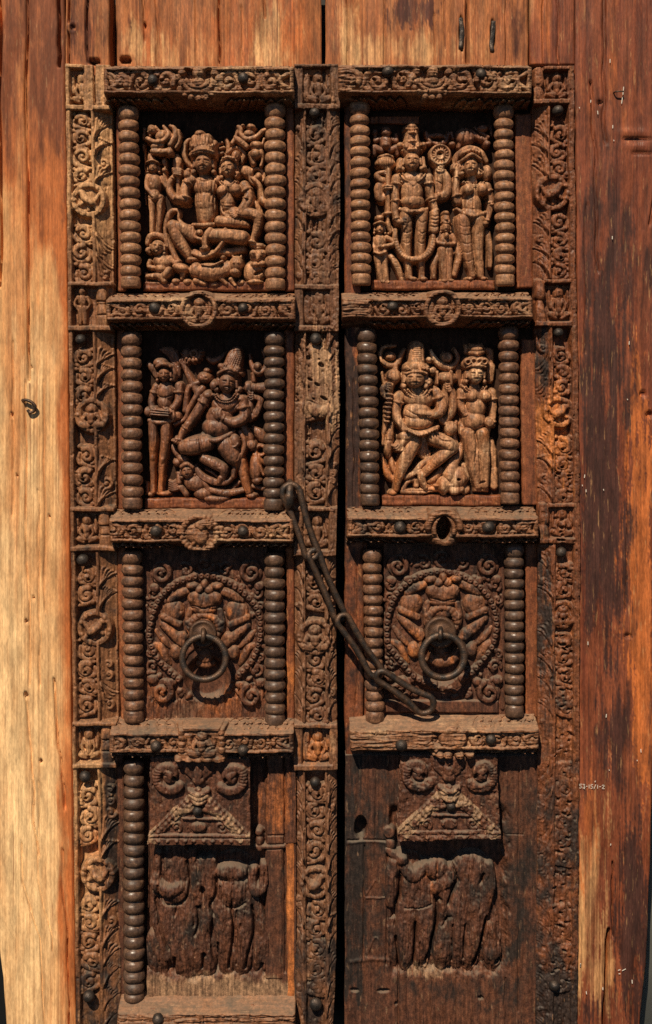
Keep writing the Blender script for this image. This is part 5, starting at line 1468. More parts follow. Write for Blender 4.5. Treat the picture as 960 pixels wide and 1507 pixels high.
def tone_l2b(U, V):
    n = fbm(U / 14, V / 40, 762, 4) - .5
    leg = stain(U, V, 362, 705, 16, 38, 763)
    return .1 * leg - .03, .10 - .3 * leg, .05 + .34 * leg + .1 * sst(520, 640, V)
done(R, 'carved_figure', pL2, 'figd', 'dancer with a tall ribbed crown, one leg lifted', tone_l2b, seed=762)
# flower
R = Relief(262, 508, 302, 536, .95)
fr(R, A)
for i in range(9):
    a = pi * .0 + i * .42 - .2; R.b(395 + 60 * cos(a) * 1.0, 98 + 46 * sin(a), 24, 15, 8, 5, a=a)
R.b(350, 100, 34, 40, 7, 6); R.ring(405, 98, 22, 10, 11); R.b(405, 98, 9, 9, 10, 3)
done(R, 'carved_flower', pL2, 'figd', 'open flower above the raised hand', seed=764)
# fallen figure
R = Relief(244, 650, 398, 738, .95)
fr(R, B)
R.t([(255, 180, 22, 7), (275, 220, 26, 8), (300, 260, 22, 8)]); R.b(330, 268, 50, 34, 9, 8, a=.3); R.b(285, 290, 34, 30, 8, 7)
R.b(410, 440, 85, 60, 9, 10, a=.3); R.b(470, 510, 70, 44, 9, 9); R.t([(380, 420, 30, 10), (400, 440, 40, 11)])
R.t([(310, 470, 26, 8), (350, 520, 26, 8)]); R.t([(430, 400, 24, 12), (480, 430, 24, 13), (510, 480, 22, 13)])
R.t([(530, 485, 28, 12), (640, 505, 28, 12), (760, 490, 20, 11)]); R.t([(500, 545, 26, 12), (580, 550, 24, 12), (645, 540, 16, 11)]); R.t([(680, 480, 12, 8), (730, 430, 14, 8)])
for i in range(5): R.t([(300 + i * 4, 410 + i * 16, 9, 9), (255, 435 + i * 14, 10, 8), (225, 425 + i * 16, 7, 7)], k=.5)
R.t([(290, 370, 18, 8), (300, 430, 22, 9)]); R.head(362, 352, 94, 104, 12, a=-.2); R.t([(320, 320, 14, 18), (360, 300, 16, 20), (405, 325, 14, 17)])
done(R, 'carved_figure', pL2, 'figd', 'small fallen figure under the dancer', seed=765)
R = Relief(364, 645, 398, 722, .95)
fr(R, B)
R.b(850, 330, 50, 110, 7, 9); R.ring(880, 210, 34, 14, 10); R.t([(840, 240, 20, 10), (870, 270, 22, 10), (910, 300, 18, 9)]); R.b(860, 420, 40, 30, 8, 7); R.t([(880, 320, 12, 13), (905, 380, 12, 13)]); R.t([(820, 460, 16, 6), (900, 480, 18, 6)])
def tone_red(U, V): return -.1 + 0 * U, -.05 + 0 * U, .3 + 0 * U
done(R, 'carved_beast', pL2, 'figd', 'small crouching animal at the right edge', tone_red, seed=766)

# ---------------------------------------------------------------- second right panel: lunging man and companion
A = (550, 495, 4.8); B = (550, 615, 4.8)
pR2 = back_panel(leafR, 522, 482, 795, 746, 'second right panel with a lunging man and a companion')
strip(pR2, 766, 790, 500, 742, 20, 771, 2); strip(pR2, 524, 536, 498, 742, 16, 773, 6)
plinth(pR2, 561, 728, 737, 744, 17, 772)
R = Relief(548, 500, 682, 732, .95)
fr(R, A)
# weapons held behind
R.t([(160, 60, 10, 7), (90, 65, 14, 7), (50, 100, 18, 7), (60, 160, 20, 8), (110, 200, 22, 8), (165, 190, 22, 8), (205, 120, 20, 7), (225, 85, 12, 7)]); R.b(125, 135, 44, 34, 7, 7); R.t([(160, 200, 24, 8), (155, 240, 28, 8)])
R.t([(408, 95, 12, 7), (435, 150, 24, 8), (490, 205, 30, 8), (550, 215, 26, 8), (598, 160, 20, 8), (575, 90, 14, 7)]); R.b(520, 145, 42, 40, 8, 7)
R.b(520, 290, 78, 44, 9, 9); R.t([(450, 250, 10, 14), (452, 330, 10, 14)]); R.t([(548, 250, 10, 17), (548, 335, 10, 17)]); R.b(420, 240, 30, 32, 8, 7)
R.b(145, 280, 54, 56, 10, 10); R.t([(60, 250, 10, 8), (75, 330, 14, 8)]); R.ring(118, 285, 10, 5, 18)
R.t([(130, 330, 30, 11), (110, 400, 28, 12), (100, 520, 26, 11), (80, 640, 22, 10), (65, 760, 18, 9)])
for i in range(7): R.t([(90 - i * 2, 410 + i * 32, 6, 18), (130 - i * 4, 412 + i * 32, 6, 18)], k=.4)
arm(R, [(170, 420), (90, 430), (60, 370), (110, 350)], [28, 30, 22, 18], [9, 11, 13, 15], False); fingers(R, 90, 355, .2, 46, 8, 16)
R.b(320, 440, 120, 74, 11, 11); R.b(310, 540, 112, 90, 11, 13); R.b(320, 590, 116, 50, 11, 12); R.t([(300, 360, 44, 12), (305, 390, 54, 12)])
arm(R, [(185, 420), (160, 520), (175, 600), (250, 690)], [42, 38, 34, 26], [12, 13, 15, 17])
arm(R, [(440, 390), (480, 480), (450, 545), (330, 545)], [40, 44, 36, 22], [13, 15, 19, 22]); R.b(325, 545, 34, 22, 22, 5)
arm(R, [(520, 580), (560, 520), (560, 400), (530, 350)], [34, 36, 30, 20], [8, 9, 10, 12], False); R.t([(510, 350, 22, 11), (512, 480, 22, 10)], f=.7); fingers(R, 545, 350, 2.7, 46, 8, 13)
necklace(R, 310, 378, 94, 60, 21, 6, 3)
R.g([(230, 520), (300, 555), (400, 560)], .9, 1.4); R.g([(215, 560), (320, 590), (430, 580)], .9, 1.2)
fr(R, B)
R.b(320, 30, 110, 60, 12, 12); R.t([(215, 70, 18, 14), (290, 108, 20, 21), (370, 100, 20, 22), (455, 60, 18, 15)]); R.beads([(230, 85, 0), (320, 118, 0), (450, 70, 0)], 7, 27, 1.6)
R.t([(250, 130, 40, 14), (220, 160, 32, 16), (180, 210, 26, 15)]); R.b(230, 130, 50, 40, 16, 7); fingers(R, 190, 190, 2.0, 50, 8, 17)
# left leg
R.t([(290, 170, 58, 12), (240, 260, 56, 13), (205, 350, 46, 13), (175, 430, 36, 12), (165, 500, 28, 10)], n=5); foot(R, 160, 530, 36, 10, -1, 1.4)
# right leg, knee forward
R.t([(430, 140, 64, 13), (520, 180, 64, 16), (560, 215, 46, 16)], n=5); R.t([(560, 215, 46, 16), (470, 280, 52, 16), (400, 350, 40, 15), (350, 400, 34, 14)], n=5); R.t([(340, 390, 32, 14), (350, 440, 30, 14), (370, 490, 22, 13)])
R.t([(360, 140, 40, 8), (350, 220, 50, 8), (370, 255, 46, 8)], f=.5); R.g([(330, 160), (320, 250)], .9, 1.2); R.g([(370, 170), (380, 250)], .9, 1.2)
R.g([(420, 90), (470, 150), (540, 160)], 1.1, 1.8)
R.t([(230, 420, 24, 10), (290, 390, 28, 11), (340, 330, 24, 11), (400, 285, 18, 11)])
# hanging hand and cloth at left
R.t([(125, 40, 22, 8), (115, 130, 32, 9), (105, 220, 34, 9), (110, 270, 20, 8)]); R.g([(90, 160), (135, 160)], .9, 1.4)
R.t([(60, 260, 10, 6), (75, 330, 22, 6), (110, 410, 32, 7), (140, 440, 20, 7)]); R.t([(125, 280, 16, 7), (140, 340, 26, 7), (170, 400, 24, 8)])
R.b(550, 70, 50, 56, 12, 9)
for i in range(4): R.g([(520 + i * 16, 40), (535 + i * 12, 115)], .8, 1.2)
R.t([(480, 10, 22, 12), (510, 35, 18, 13)]); R.t([(590, 20, 12, 9), (580, 150, 20, 9), (600, 190, 16, 9)])
fr(R, A)
R.head(290, 300, 140, 142, 16, turn=-.05); R.b(385, 318, 30, 32, 14, 8); R.p(385, 318, 12, 12, -2)
R.b(300, 210, 82, 44, 14, 12)
for i in range(6): R.spiral(235 + i * 28, 222 + 6 * (i % 2), 14, 6, 4, 24, turns=1.0, a0=i, dirn=(-1) ** i)
R.t([(305, 180, 66, 14), (308, 90, 62, 13), (310, 75, 56, 12)], f=.7)
for x in (275, 340): R.g([(x, 60), (x + 3, 160)], 1.1, 2.2)
for i in range(6): R.g([(283, 70 + i * 14), (333, 70 + i * 14)], .7, 1.5)
R.t([(230, 262, 10, 24), (295, 245, 12, 28), (365, 262, 10, 24)]); R.b(395, 160, 20, 20, 11, 6)
def tone_r2(U, V):
    n = fbm(U / 14, V / 30, 781, 4) - .5
    low = sst(600, 640, V + n * 50)
    return .06 + .08 * low, .02 - .2 * low + .2 * stain(U, V, 570, 590, 14, 70, 782), .24 * low + .03
done(R, 'carved_figure', pR2, 'fig', 'lunging man with a ribbed crown and a long club', tone_r2, seed=781)
# companion
R = Relief(668, 500, 740, 732, .95)
fr(R, A)
R.t([(600, 210, 26, 6), (605, 290, 24, 6), (620, 340, 16, 6)], f=.6); R.t([(800, 100, 16, 6), (830, 110, 34, 6), (830, 170, 30, 6)], f=.5); R.t([(830, 220, 44, 6), (835, 300, 30, 6)], f=.6); R.t([(655, 60, 12, 6), (655, 110, 12, 6)])
R.b(725, 410, 105, 66, 10, 9); R.b(725, 500, 80, 90, 10, 11); R.b(715, 590, 90, 80, 10, 12); R.t([(715, 330, 36, 11), (718, 355, 46, 11)])
R.b(695, 418, 44, 44, 15, 8); R.b(790, 415, 44, 46, 15, 9); necklace(R, 715, 350, 86, 40, 18, 6, 2)
arm(R, [(620, 390), (622, 490), (665, 560)], [34, 32, 24], [10, 11, 14]); arm(R, [(845, 390), (850, 500), (845, 620)], [32, 32, 26], [10, 10, 11])
fr(R, B)
R.b(715, 20, 90, 60, 10, 12); R.t([(625, 40, 22, 9), (640, 100, 40, 10)])
R.t([(670, 110, 64, 11), (695, 240, 56, 12), (720, 380, 44, 11), (745, 480, 32, 10)], n=5); R.t([(770, 110, 62, 11), (785, 260, 48, 11), (790, 380, 40, 10), (790, 480, 32, 10)], n=5)
R.g([(722, 100), (725, 220), (715, 310)], 1.2, 2.4); R.g([(750, 100), (755, 250)], .9, 1.2); R.g([(630, 60), (690, 85), (780, 60)], 1.0, 1.6)
R.b(820, 30, 36, 40, 13, 7); R.ring(822, 30, 20, 7, 18); R.t([(820, 60, 24, 11), (815, 100, 16, 10)])
R.box(720, 490, 815, 520, 12); R.hole(770, 455, 20, 8, 10, a=-.3)
R.t([(840, 160, 24, 6), (850, 260, 32, 6), (860, 350, 20, 6)], f=.6); R.t([(860, 370, 30, 6), (860, 480, 34, 6)], f=.5)
fr(R, A)
R.head(718, 270, 122, 132, 15); R.t([(655, 195, 44, 12), (718, 175, 52, 14), (780, 190, 44, 12)], f=.6)
for i in range(4): R.ring(660 + i * 38, 180 - 6 * (i in (1, 2)), 18, 6, 22)
R.t([(655, 218, 9, 20), (718, 205, 11, 26), (785, 218, 9, 20)])
R.t([(675, 110, 16, 13), (722, 118, 20, 18), (770, 110, 16, 13)]); R.t([(675, 85, 15, 13), (722, 92, 20, 18), (770, 85, 15, 13)]); R.t([(685, 65, 12, 12), (722, 70, 16, 16), (765, 65, 12, 12)])
def tone_r2b(U, V):
    n = fbm(U / 14, V / 30, 783, 4) - .5
    low = sst(600, 650, V + n * 40)
    face = stain(U, V, 699, 545, 18, 26, 784)
    return .06 + .14 * face, -.02 - .1 * low, .22 * low
done(R, 'carved_figure', pR2, 'fig', 'companion standing with a stacked turban', tone_r2b, seed=783)
# crouching animal and fallen one
R = Relief(590, 650, 700, 732, .95)
fr(R, B)
R.t([(620, 190, 20, 8), (605, 260, 36, 9), (560, 330, 50, 10), (540, 400, 60, 11)], n=5); R.b(595, 430, 74, 90, 11, 10); R.t([(540, 470, 24, 14), (570, 510, 36, 14), (620, 500, 30, 14)]); R.hole(598, 432, 12, 9, 8, edge=.3)
R.t([(480, 370, 26, 10), (440, 420, 30, 11), (400, 450, 24, 11)]); R.b(500, 470, 60, 66, 11, 9); R.t([(640, 340, 20, 10), (660, 420, 24, 9), (640, 480, 20, 9)])
R.t([(215, 500, 20, 9), (245, 455, 18, 9), (300, 440, 20, 9), (310, 480, 22, 9)]); R.t([(210, 520, 22, 9), (330, 520, 26, 9), (460, 500, 26, 10), (500, 520, 30, 10)], n=5); R.g([(240, 515), (420, 515)], .8, 1.4)
R.t([(400, 480, 24, 9), (460, 440, 26, 9)]); R.b(655, 510, 40, 34, 8, 6, a=-.6); R.t([(440, 480, 10, 16), (560, 470, 10, 18)])
done(R, 'carved_beast', pR2, 'fig', 'horned animal crouching under the lunging man', lambda U, V: (.04 + 0 * U, -.08 + 0 * U, .24 + 0 * U), seed=785)
ZK = 1.0

# ---------------------------------------------------------------- third row: squatting figure in a beaded ring
def bead_ring(panel, pts, r, z, seed, label, mat='worn', dref=28, tone=None):
    us = [p[0] for p in pts]; vs = [p[1] for p in pts]
    R = Relief(min(us) - 9, min(vs) - 9, max(us) + 9, max(vs) + 9, .9)
    R.t([(u, v, r * 1.35, z - 3) for u, v in pts], f=.35)
    R.beads([(u, v, 0) for u, v in pts], r, z - .5, sp=1.95, n=14, holes=True)
    return done(R, 'beaded_ring', panel, mat, label, tone, seed, .4, dref)
def corner_scroll(panel, cx, cy, R_, z, a0, d, seed, mat='worn', tone=None, extra=()):
    R = Relief(cx - R_ * 1.5, cy - R_ * 1.5, cx + R_ * 1.5, cy + R_ * 1.5, .9)
    R.b(cx, cy, R_ * .95, R_ * .95, z - 6, 3, pw=.2)
    R.spiral(cx, cy, R_ * .82, R_ * .2, R_ * .13, z, turns=1.4, a0=a0, dirn=d)
    R.hole(cx + R_ * .3, cy + R_ * .05, R_ * .12, R_ * .12, z - 8)
    for (dx, dy, rr) in extra: R.b(cx + dx, cy + dy, rr, rr * .85, z - 2, rr * .6)
    return done(R, 'corner_scroll', panel, mat, None, tone, seed, .6, 28)
def third_row(leaf, x0, y0, x1, y1, A, B, ringpts, seed, label, ruined, tone):
    pan = Relief(x0, y0, x1, y1, 1.2, 20)
    pan.H += 1.6 * (fbm(pan.U / 9, pan.V / 22, seed, 5) - .5) * 2
    pan.H = np.where((pan.U > 162 + 0) & (pan.U < x0 + 44), 4, pan.H); pan.H = np.where(pan.U > x1 - 42, 4, pan.H)
    fr(pan, B)
    if ruined:
        pan.hole(480, 330, 150, 150, 6, edge=.2)
        # splintered foot of the board
        w = pan.win(x0 + 44, B[1] + 95, x1 - 42, y1); n = fbm(pan.U[w] / 2.5, pan.V[w] / 18, seed + 1, 4)
        pan.H[w] = np.maximum(pan.H[w], 22 + 9 * (n - .4)) * np.where(pan.V[w] > B[1] + 92 + 14 * (fbm(pan.U[w] / 4, pan.V[w] * 0, seed + 2, 3)), 1, 0) + pan.H[w] * np.where(pan.V[w] > B[1] + 92 + 14 * (fbm(pan.U[w] / 4, pan.V[w] * 0, seed + 2, 3)), 0, 1)
    else:
        pan.hole(465, 230, 150, 160, 10, edge=.2)
        pan.box(10, 505, 860, 590, 26)
    p = carve(pan, 'relief_panel', M['worn'], leaf, 20, -60, tone, label, skirt=-20)
    # leaf cresting round the ring, low relief
    def mir(x): return 930 - x
    R = Relief(x0 + 40, y0 + 4, x1 - 36, y1 - 6, .9)
    r_ = random.Random(seed)
    fr(R, A)
    for (cx, cy, rr, d) in ((330, 92, 48, 1), (605, 90, 48, -1), (95, 250, 46, 1), (835, 245, 46, -1), (85, 345, 36, -1), (855, 345, 36, 1), (460, 60, 60, 1)):
        R.spiral(cx, cy, rr, rr * .28, rr * .15, 25, turns=1.25, a0=r_.uniform(0, 6), dirn=d)
    R.b(460, 470, 440, 560, 20.5, 2.5, pw=.2)
    for i in range(90):
        a = r_.uniform(0, 2 * pi); qq = r_.uniform(.92, 1.25); x = 465 + 390 * qq * cos(a); y = 560 + 420 * qq * sin(a)
        if abs(x - 465) < 420: R.b(x, y, r_.uniform(16, 34), r_.uniform(12, 22), 22, r_.uniform(3, 6), a=r_.uniform(0, 3))
    fr(R, B)
    for (cx, cy, rr, d) in ((95, 250, 44, 1), (835, 270, 44, -1), (85, 160, 30, -1), (860, 190, 30, 1)):
        R.spiral(cx, cy, rr, rr * .28, rr * .15, 24, turns=1.25, a0=r_.uniform(0, 6), dirn=d)
    R.hole(480, 300, 165, 190, -8, edge=.12) if ruined else R.hole(465, 230, 150, 170, -8, edge=.12)
    if ruined: R.hole(470, 620, 330, 150, -8, edge=.12)
    done(R, 'leaf_cresting', p, 'worn', 'worn leaf scrolls around the beaded ring', tone, seed + 5, .9, 26)
    for (cx, cy, RR, d, F, ex) in ((150, 112, 84, 1, A, ((-10, 22, 7), (14, 20, 6))), (785, 112, 84, -1, A, ((12, 20, 7), (-14, 22, 6))), (160, 430, 92, 1, B, ((-14, -18, 8), (16, -14, 6))), (790, 455, 92, -1, B, ((14, -18, 7), (-16, -16, 7)))):
        u, v = F[0] + cx / F[2], F[1] + cy / F[2]
        corner_scroll(p, u, v, RR / 4.8, 28, -1.2 if d > 0 else 4.3, d, seed + int(cx), 'worn', tone, ex)
    bead_ring(p, ringpts, 4.0, 29, seed + 20, 'ring of drilled beads', 'worn', 28, tone)
    # squatting figure
    R = Relief(x0 + 44, y0 + 12, x1 - 40, y1 - 20, .95)
    fr(R, A)
    for m_ in (lambda x: x, mir):
        e = 1 if m_(1) == 1 else -1
        R.t([(m_(330), 245, 36, 25), (m_(270), 270, 38, 26), (m_(215), 310, 30, 24)]); R.b(m_(240), 385, 88, 92, 22, 11, a=.3 * e); R.g([(m_(160), 330), (m_(230), 320), (m_(310), 300)], 1, 2)
        R.t([(m_(170), 425, 30, 28), (m_(230), 450, 30, 29), (m_(285), 480, 26, 28)]); R.t([(m_(165), 480, 32, 24), (m_(230), 540, 40, 26), (m_(310), 610, 40, 26)], n=5)
        R.t([(m_(360), 380, 24, 25), (m_(345), 450, 28, 26), (m_(350), 520, 26, 26)])
        for i in range(3): R.b(m_(350 + i * 12), 465 + i * 42, 28, 26, 26, 7)
        for i in range(5):
            a = pi + .25 + i * .3; R.b(465 + (98 if e > 0 else -98) * cos(a), 500 + 88 * sin(a), 30, 26, 27, 7)
        for (cx, cy, rx, ry) in ((378, 205, 42, 26), (432, 232, 34, 30)): R.b(m_(cx), cy, rx, ry, 30, 7)
    R.b(465, 315, 118, 80, 24, 13); R.b(465, 375, 96, 34, 24, 10); R.b(400, 290, 56, 50, 30, 7); R.b(530, 290, 56, 50, 30, 7)
    R.g([(352, 340), (420, 350), (465, 362), (510, 350), (580, 340)], 1.2, 2.6); R.g([(465, 240), (465, 320)], .8, 1.6); R.b(465, 195, 26, 36, 30, 7)
    R.b(465, 450, 80, 40, 24, 8)
    fr(R, B)
    for m_ in (lambda x: x, mir):
        R.t([(m_(120), 0, 22, 22), (m_(165), 60, 26, 24), (m_(215), 110, 20, 23)]); R.b(m_(258), 150, 46, 62, 23, 10); R.t([(m_(300), 40, 44, 25), (m_(330), 90, 36, 24), (m_(300), 180, 36, 23)])
        R.t([(m_(100), 100, 28, 22), (m_(155), 120, 32, 24), (m_(190), 190, 30, 24), (m_(215), 235, 20, 22)])
    if not ruined:
        R.t([(320, 160, 40, 22), (420, 240, 40, 20), (520, 240, 36, 20), (600, 170, 40, 22)])
    R.b(465, 185, 62, 60, 14, 10); R.b(430, 130, 20, 18, 18, 6); R.b(510, 120, 22, 18, 18, 6); R.b(465, 240, 74, 40, 12, 9)
    R.hole(350, 150, 30, 90, 8, edge=.3)
    R.p(440, 185, 12, 9, -3); R.p(495, 185, 12, 9, -3)
    def tone_f(U, V):
        n = fbm(U / 13, V / 22, seed + 31, 5) - .5
        t0 = tone(U, V)
        return t0[0] + .1 * n, t0[1] + .02 - .6 * n, t0[2] + .06 + .9 * n
    done(R, 'carved_figure', p, 'figm', 'squatting figure with bent arms inside the beaded ring', tone_f, seed + 30, .8, 28)
    return p
A = (205, 820, 4.8); B = (205, 930, 4.8)
ringL = [(263, 1001), (236, 976), (222, 947), (220, 930), (224, 907), (235, 880), (256, 861), (276, 852), (297, 848), (318, 850), (340, 860), (360, 874), (376, 892), (383, 914), (383, 937), (380, 953), (370, 975), (351, 996)]
def tone_3l(U, V):
    n = fbm(U / 20, V / 40, 801, 4) - .5
    low = sst(960, 1030, V + n * 60)
    left = 1 - sst(230, 330, U)
    return .02 + .22 * low * (.5 + .5 * left), .06 - .28 * low, .1 + .16 * low
p3L = third_row(leafL, 163, 806, 436, 1066, A, B, ringL, 800, 'third left panel: squatting figure in a beaded ring, splintered below', True, tone_3l)
strip(p3L, 171, 185, 806, 1064, 24, 802, 6, tone=lambda U, V: (.22 + 0 * U, -.1 + 0 * U, .1 + 0 * U)); strip(p3L, 421, 434, 806, 1064, 24, 803, 0, tone=lambda U, V: (.2 + 0 * U, -.1 + 0 * U, .35 + 0 * U))
A = (555, 810, 4.8); B = (555, 925, 4.8)
ringR = [(640, 1010), (610, 996), (588, 970), (572, 950), (569, 925), (573, 900), (582, 877), (596, 862), (613, 850), (634, 843), (655, 842), (676, 847), (696, 857), (712, 870), (724, 886), (730, 910), (730, 935), (723, 955), (705, 980), (682, 1000)]
def tone_3r(U, V):
    n = fbm(U / 20, V / 40, 811, 4) - .5
    return -.0 + n * .1, .06 - .1 * sst(980, 1030, V), .08 + .12 * sst(930, 1020, V)
p3R = third_row(leafR, 520, 800, 795, 1064, A, B, ringR, 810, 'third right panel: squatting figure in a beaded ring', False, tone_3r)
strip(p3R, 772, 792, 800, 1056, 20, 812, 2); strip(p3R, 531, 541, 800, 1060, 16, 813, 4)
strip(p3R, 736, 743, 812, 1045, 22, 814, 2, mat='worn')

# ---------------------------------------------------------------- fourth row: brackets over worn figures
def row4(leaf, x0, y0, x1, y1, d, seed, label, feats, tone):
    R = Relief(x0, y0, x1, y1, 1.1, d)
    R.H += 1.5 * (fbm(R.U / 7, R.V / 60, seed, 5) - .5) * 2 + .7 * (fbm(R.U / 2.2, R.V / 30, seed + 2, 3) - .5) * 2
    feats(R)
    return carve(R, 'relief_panel', M['worn'], leaf, d, -60, tone, label, skirt=-20)
F4 = (165, 1250, 3.556)
def f4l(R):
    R.H = np.where(R.U < 216, 6, R.H)
    R.frame(); 
    R.H = np.where((R.U > 372) & (R.V < 1240), R.H + 2, R.H)
    n_ = fbm(R.U / 12, R.V / 20, 829, 4) - .5; m_ = sst(214, 219, R.U) * (1 - sst(388, 394, R.U + 8 * n_)) * (1 - sst(1415, 1445, R.V + 30 * n_)); R.H = R.H * (1 - m_) + (15 + 4 * n_) * m_
    R.g([(374, 1228), (418, 1228)], 1, 2.5); R.g([(419, 1118), (420, 1430)], 1.3, 6); R.box(374, 1242, 420, 1247, 31)
    R.box(392, 1248, 416, 1440, 29, 2)
    R.b(382, 1236, 5, 7, 27, 5); R.b(383, 1246, 5, 6, 27, 5); R.b(381, 1224, 5, 5, 27, 4)
def tone_4l(U, V):
    n = fbm(U / 16, V / 40, 821, 4) - .5
    pl = stain(U, V, 405, 1180, 34, 80, 822)
    dustb = sst(1415, 1450, V + n * 40)
    return .06 * pl + .52 * dustb - .06, .1 - .36 * pl - .2 * dustb, .34 * pl + .12 * stain(U, V, 405, 1390, 26, 60, 823)
p4L = row4(leafL, 163, 1104, 436, 1500, 27, 820, 'lower left panel with two worn standing figures', f4l, tone_4l)
strip(p4L, 171, 182, 1112, 1480, 24, 824, 4, 'worn'); strip(p4L, 421, 434, 1112, 1470, 28, 825, 0, tone=lambda U, V: (.1 + 0 * U, -.05 + 0 * U, .4 + 0 * U))
R = Relief(214, 1240, 396, 1462, 1.0); R.kd = 1.8
fr(R, F4)
# left worn figure
for (x, y, rx, ry) in ((330, 180, 130, 210), (350, 480, 150, 260), (640, 180, 150, 170), (650, 450, 150, 250), (480, 350, 120, 300), (520, 640, 330, 100)): R.b(x, y, rx * .9, ry, 15, 6, pw=.35, k=3)
R.t([(240, 20, 24, 26), (232, 110, 24, 28), (236, 170, 32, 30), (300, 205, 34, 31), (360, 190, 28, 30)], n=5)
R.b(335, 90, 82, 130, 24, 7); R.b(345, 215, 82, 68, 25, 9)
R.t([(320, 190, 60, 20), (300, 330, 62, 24), (345, 480, 56, 25), (370, 640, 50, 23), (380, 720, 50, 22)], f=.5, n=5); R.t([(400, 180, 50, 20), (405, 330, 56, 24), (425, 480, 46, 25), (440, 640, 44, 23)], f=.5, n=5)
R.t([(225, 240, 20, 24), (228, 340, 24, 25), (262, 450, 28, 25), (290, 560, 26, 24)], n=5, f=.7); R.t([(230, 480, 50, 22), (240, 600, 54, 22), (240, 700, 50, 21)], f=.4)
R.t([(420, 20, 26, 24), (430, 170, 30, 25), (455, 270, 26, 24)], f=.7); R.t([(472, 60, 24, 24), (475, 200, 26, 24)], f=.7); R.t([(520, 60, 30, 24), (522, 200, 32, 25), (500, 330, 34, 25), (480, 470, 34, 24), (500, 640, 44, 22)], n=5, f=.6)
R.b(625, 115, 82, 48, 26, 8); R.b(640, 215, 74, 78, 25, 9); R.t([(565, 190, 22, 26), (558, 260, 22, 25), (535, 330, 20, 24)], f=.7)
R.t([(600, 200, 60, 20), (590, 330, 60, 24), (595, 480, 50, 25), (600, 640, 46, 23), (600, 720, 46, 22)], f=.5, n=5); R.t([(680, 200, 60, 20), (690, 330, 56, 24), (690, 480, 50, 25), (680, 640, 46, 23)], f=.5, n=5)
R.t([(745, 100, 20, 25), (735, 160, 22, 26), (760, 210, 30, 27), (795, 170, 24, 26), (795, 80, 20, 25)], n=5, f=.8); R.t([(740, 270, 30, 23), (770, 350, 34, 23), (785, 470, 44, 23), (775, 620, 40, 22)], f=.5)
for x in range(225, 800, 40): R.b(x, 715, 48, 46, 19, 6 + 3 * sin(x))
for pts, wd, dp in (([(395, 60), (412, 160), (392, 250), (335, 285)], 1.8, 7), ([(345, 290), (335, 340)], 1.2, 4), ([(545, 150), (548, 230), (520, 290), (535, 340)], 1.8, 7), ([(450, 300), (458, 380), (440, 440)], 1.8, 6), ([(625, 290), (640, 420), (612, 620)], 1.8, 8), ([(655, 310), (655, 600)], 1.2, 4), ([(735, 290), (748, 400), (720, 520), (700, 620)], 1.8, 8), ([(330, 560), (322, 660)], 2.0, 10), ([(480, 540), (470, 620)], 1.8, 8), ([(560, 480), (550, 640)], 1.6, 7), ([(790, 600), (765, 680)], 2.0, 9), ([(230, 250), (260, 420), (300, 520)], 1.4, 5), ([(570, 190), (590, 280), (640, 300), (700, 270)], 1.3, 4), ([(635, 170), (630, 285)], 1.0, 3), ([(250, 170), (255, 230), (290, 280), (370, 280)], 1.4, 5)): R.g(pts, wd, dp)
R.hole(485, 545, 10, 16, 18); R.hole(478, 210, 12, 20, 18)
R.H = np.where(R.H > 0, R.H - 9 * sst(1405, 1455, R.V), R.H)
w = R.H > 0
R.H = np.where(w, R.H + 2.4 * (fbm(R.U / 6, R.V / 16, 826, 5) - .5) * 2, R.H)
PZ_old = PZ; PZ = 14.0; ZK = 1.3
R.rough(.0, 1.3, 861, 'v', .3, .4)
done(R, 'carved_figures', p4L, 'worn', 'pair of standing figures worn almost flat', tone_4l, 827, 1.0, 28)
PZ = PZ_old; ZK = 1.0
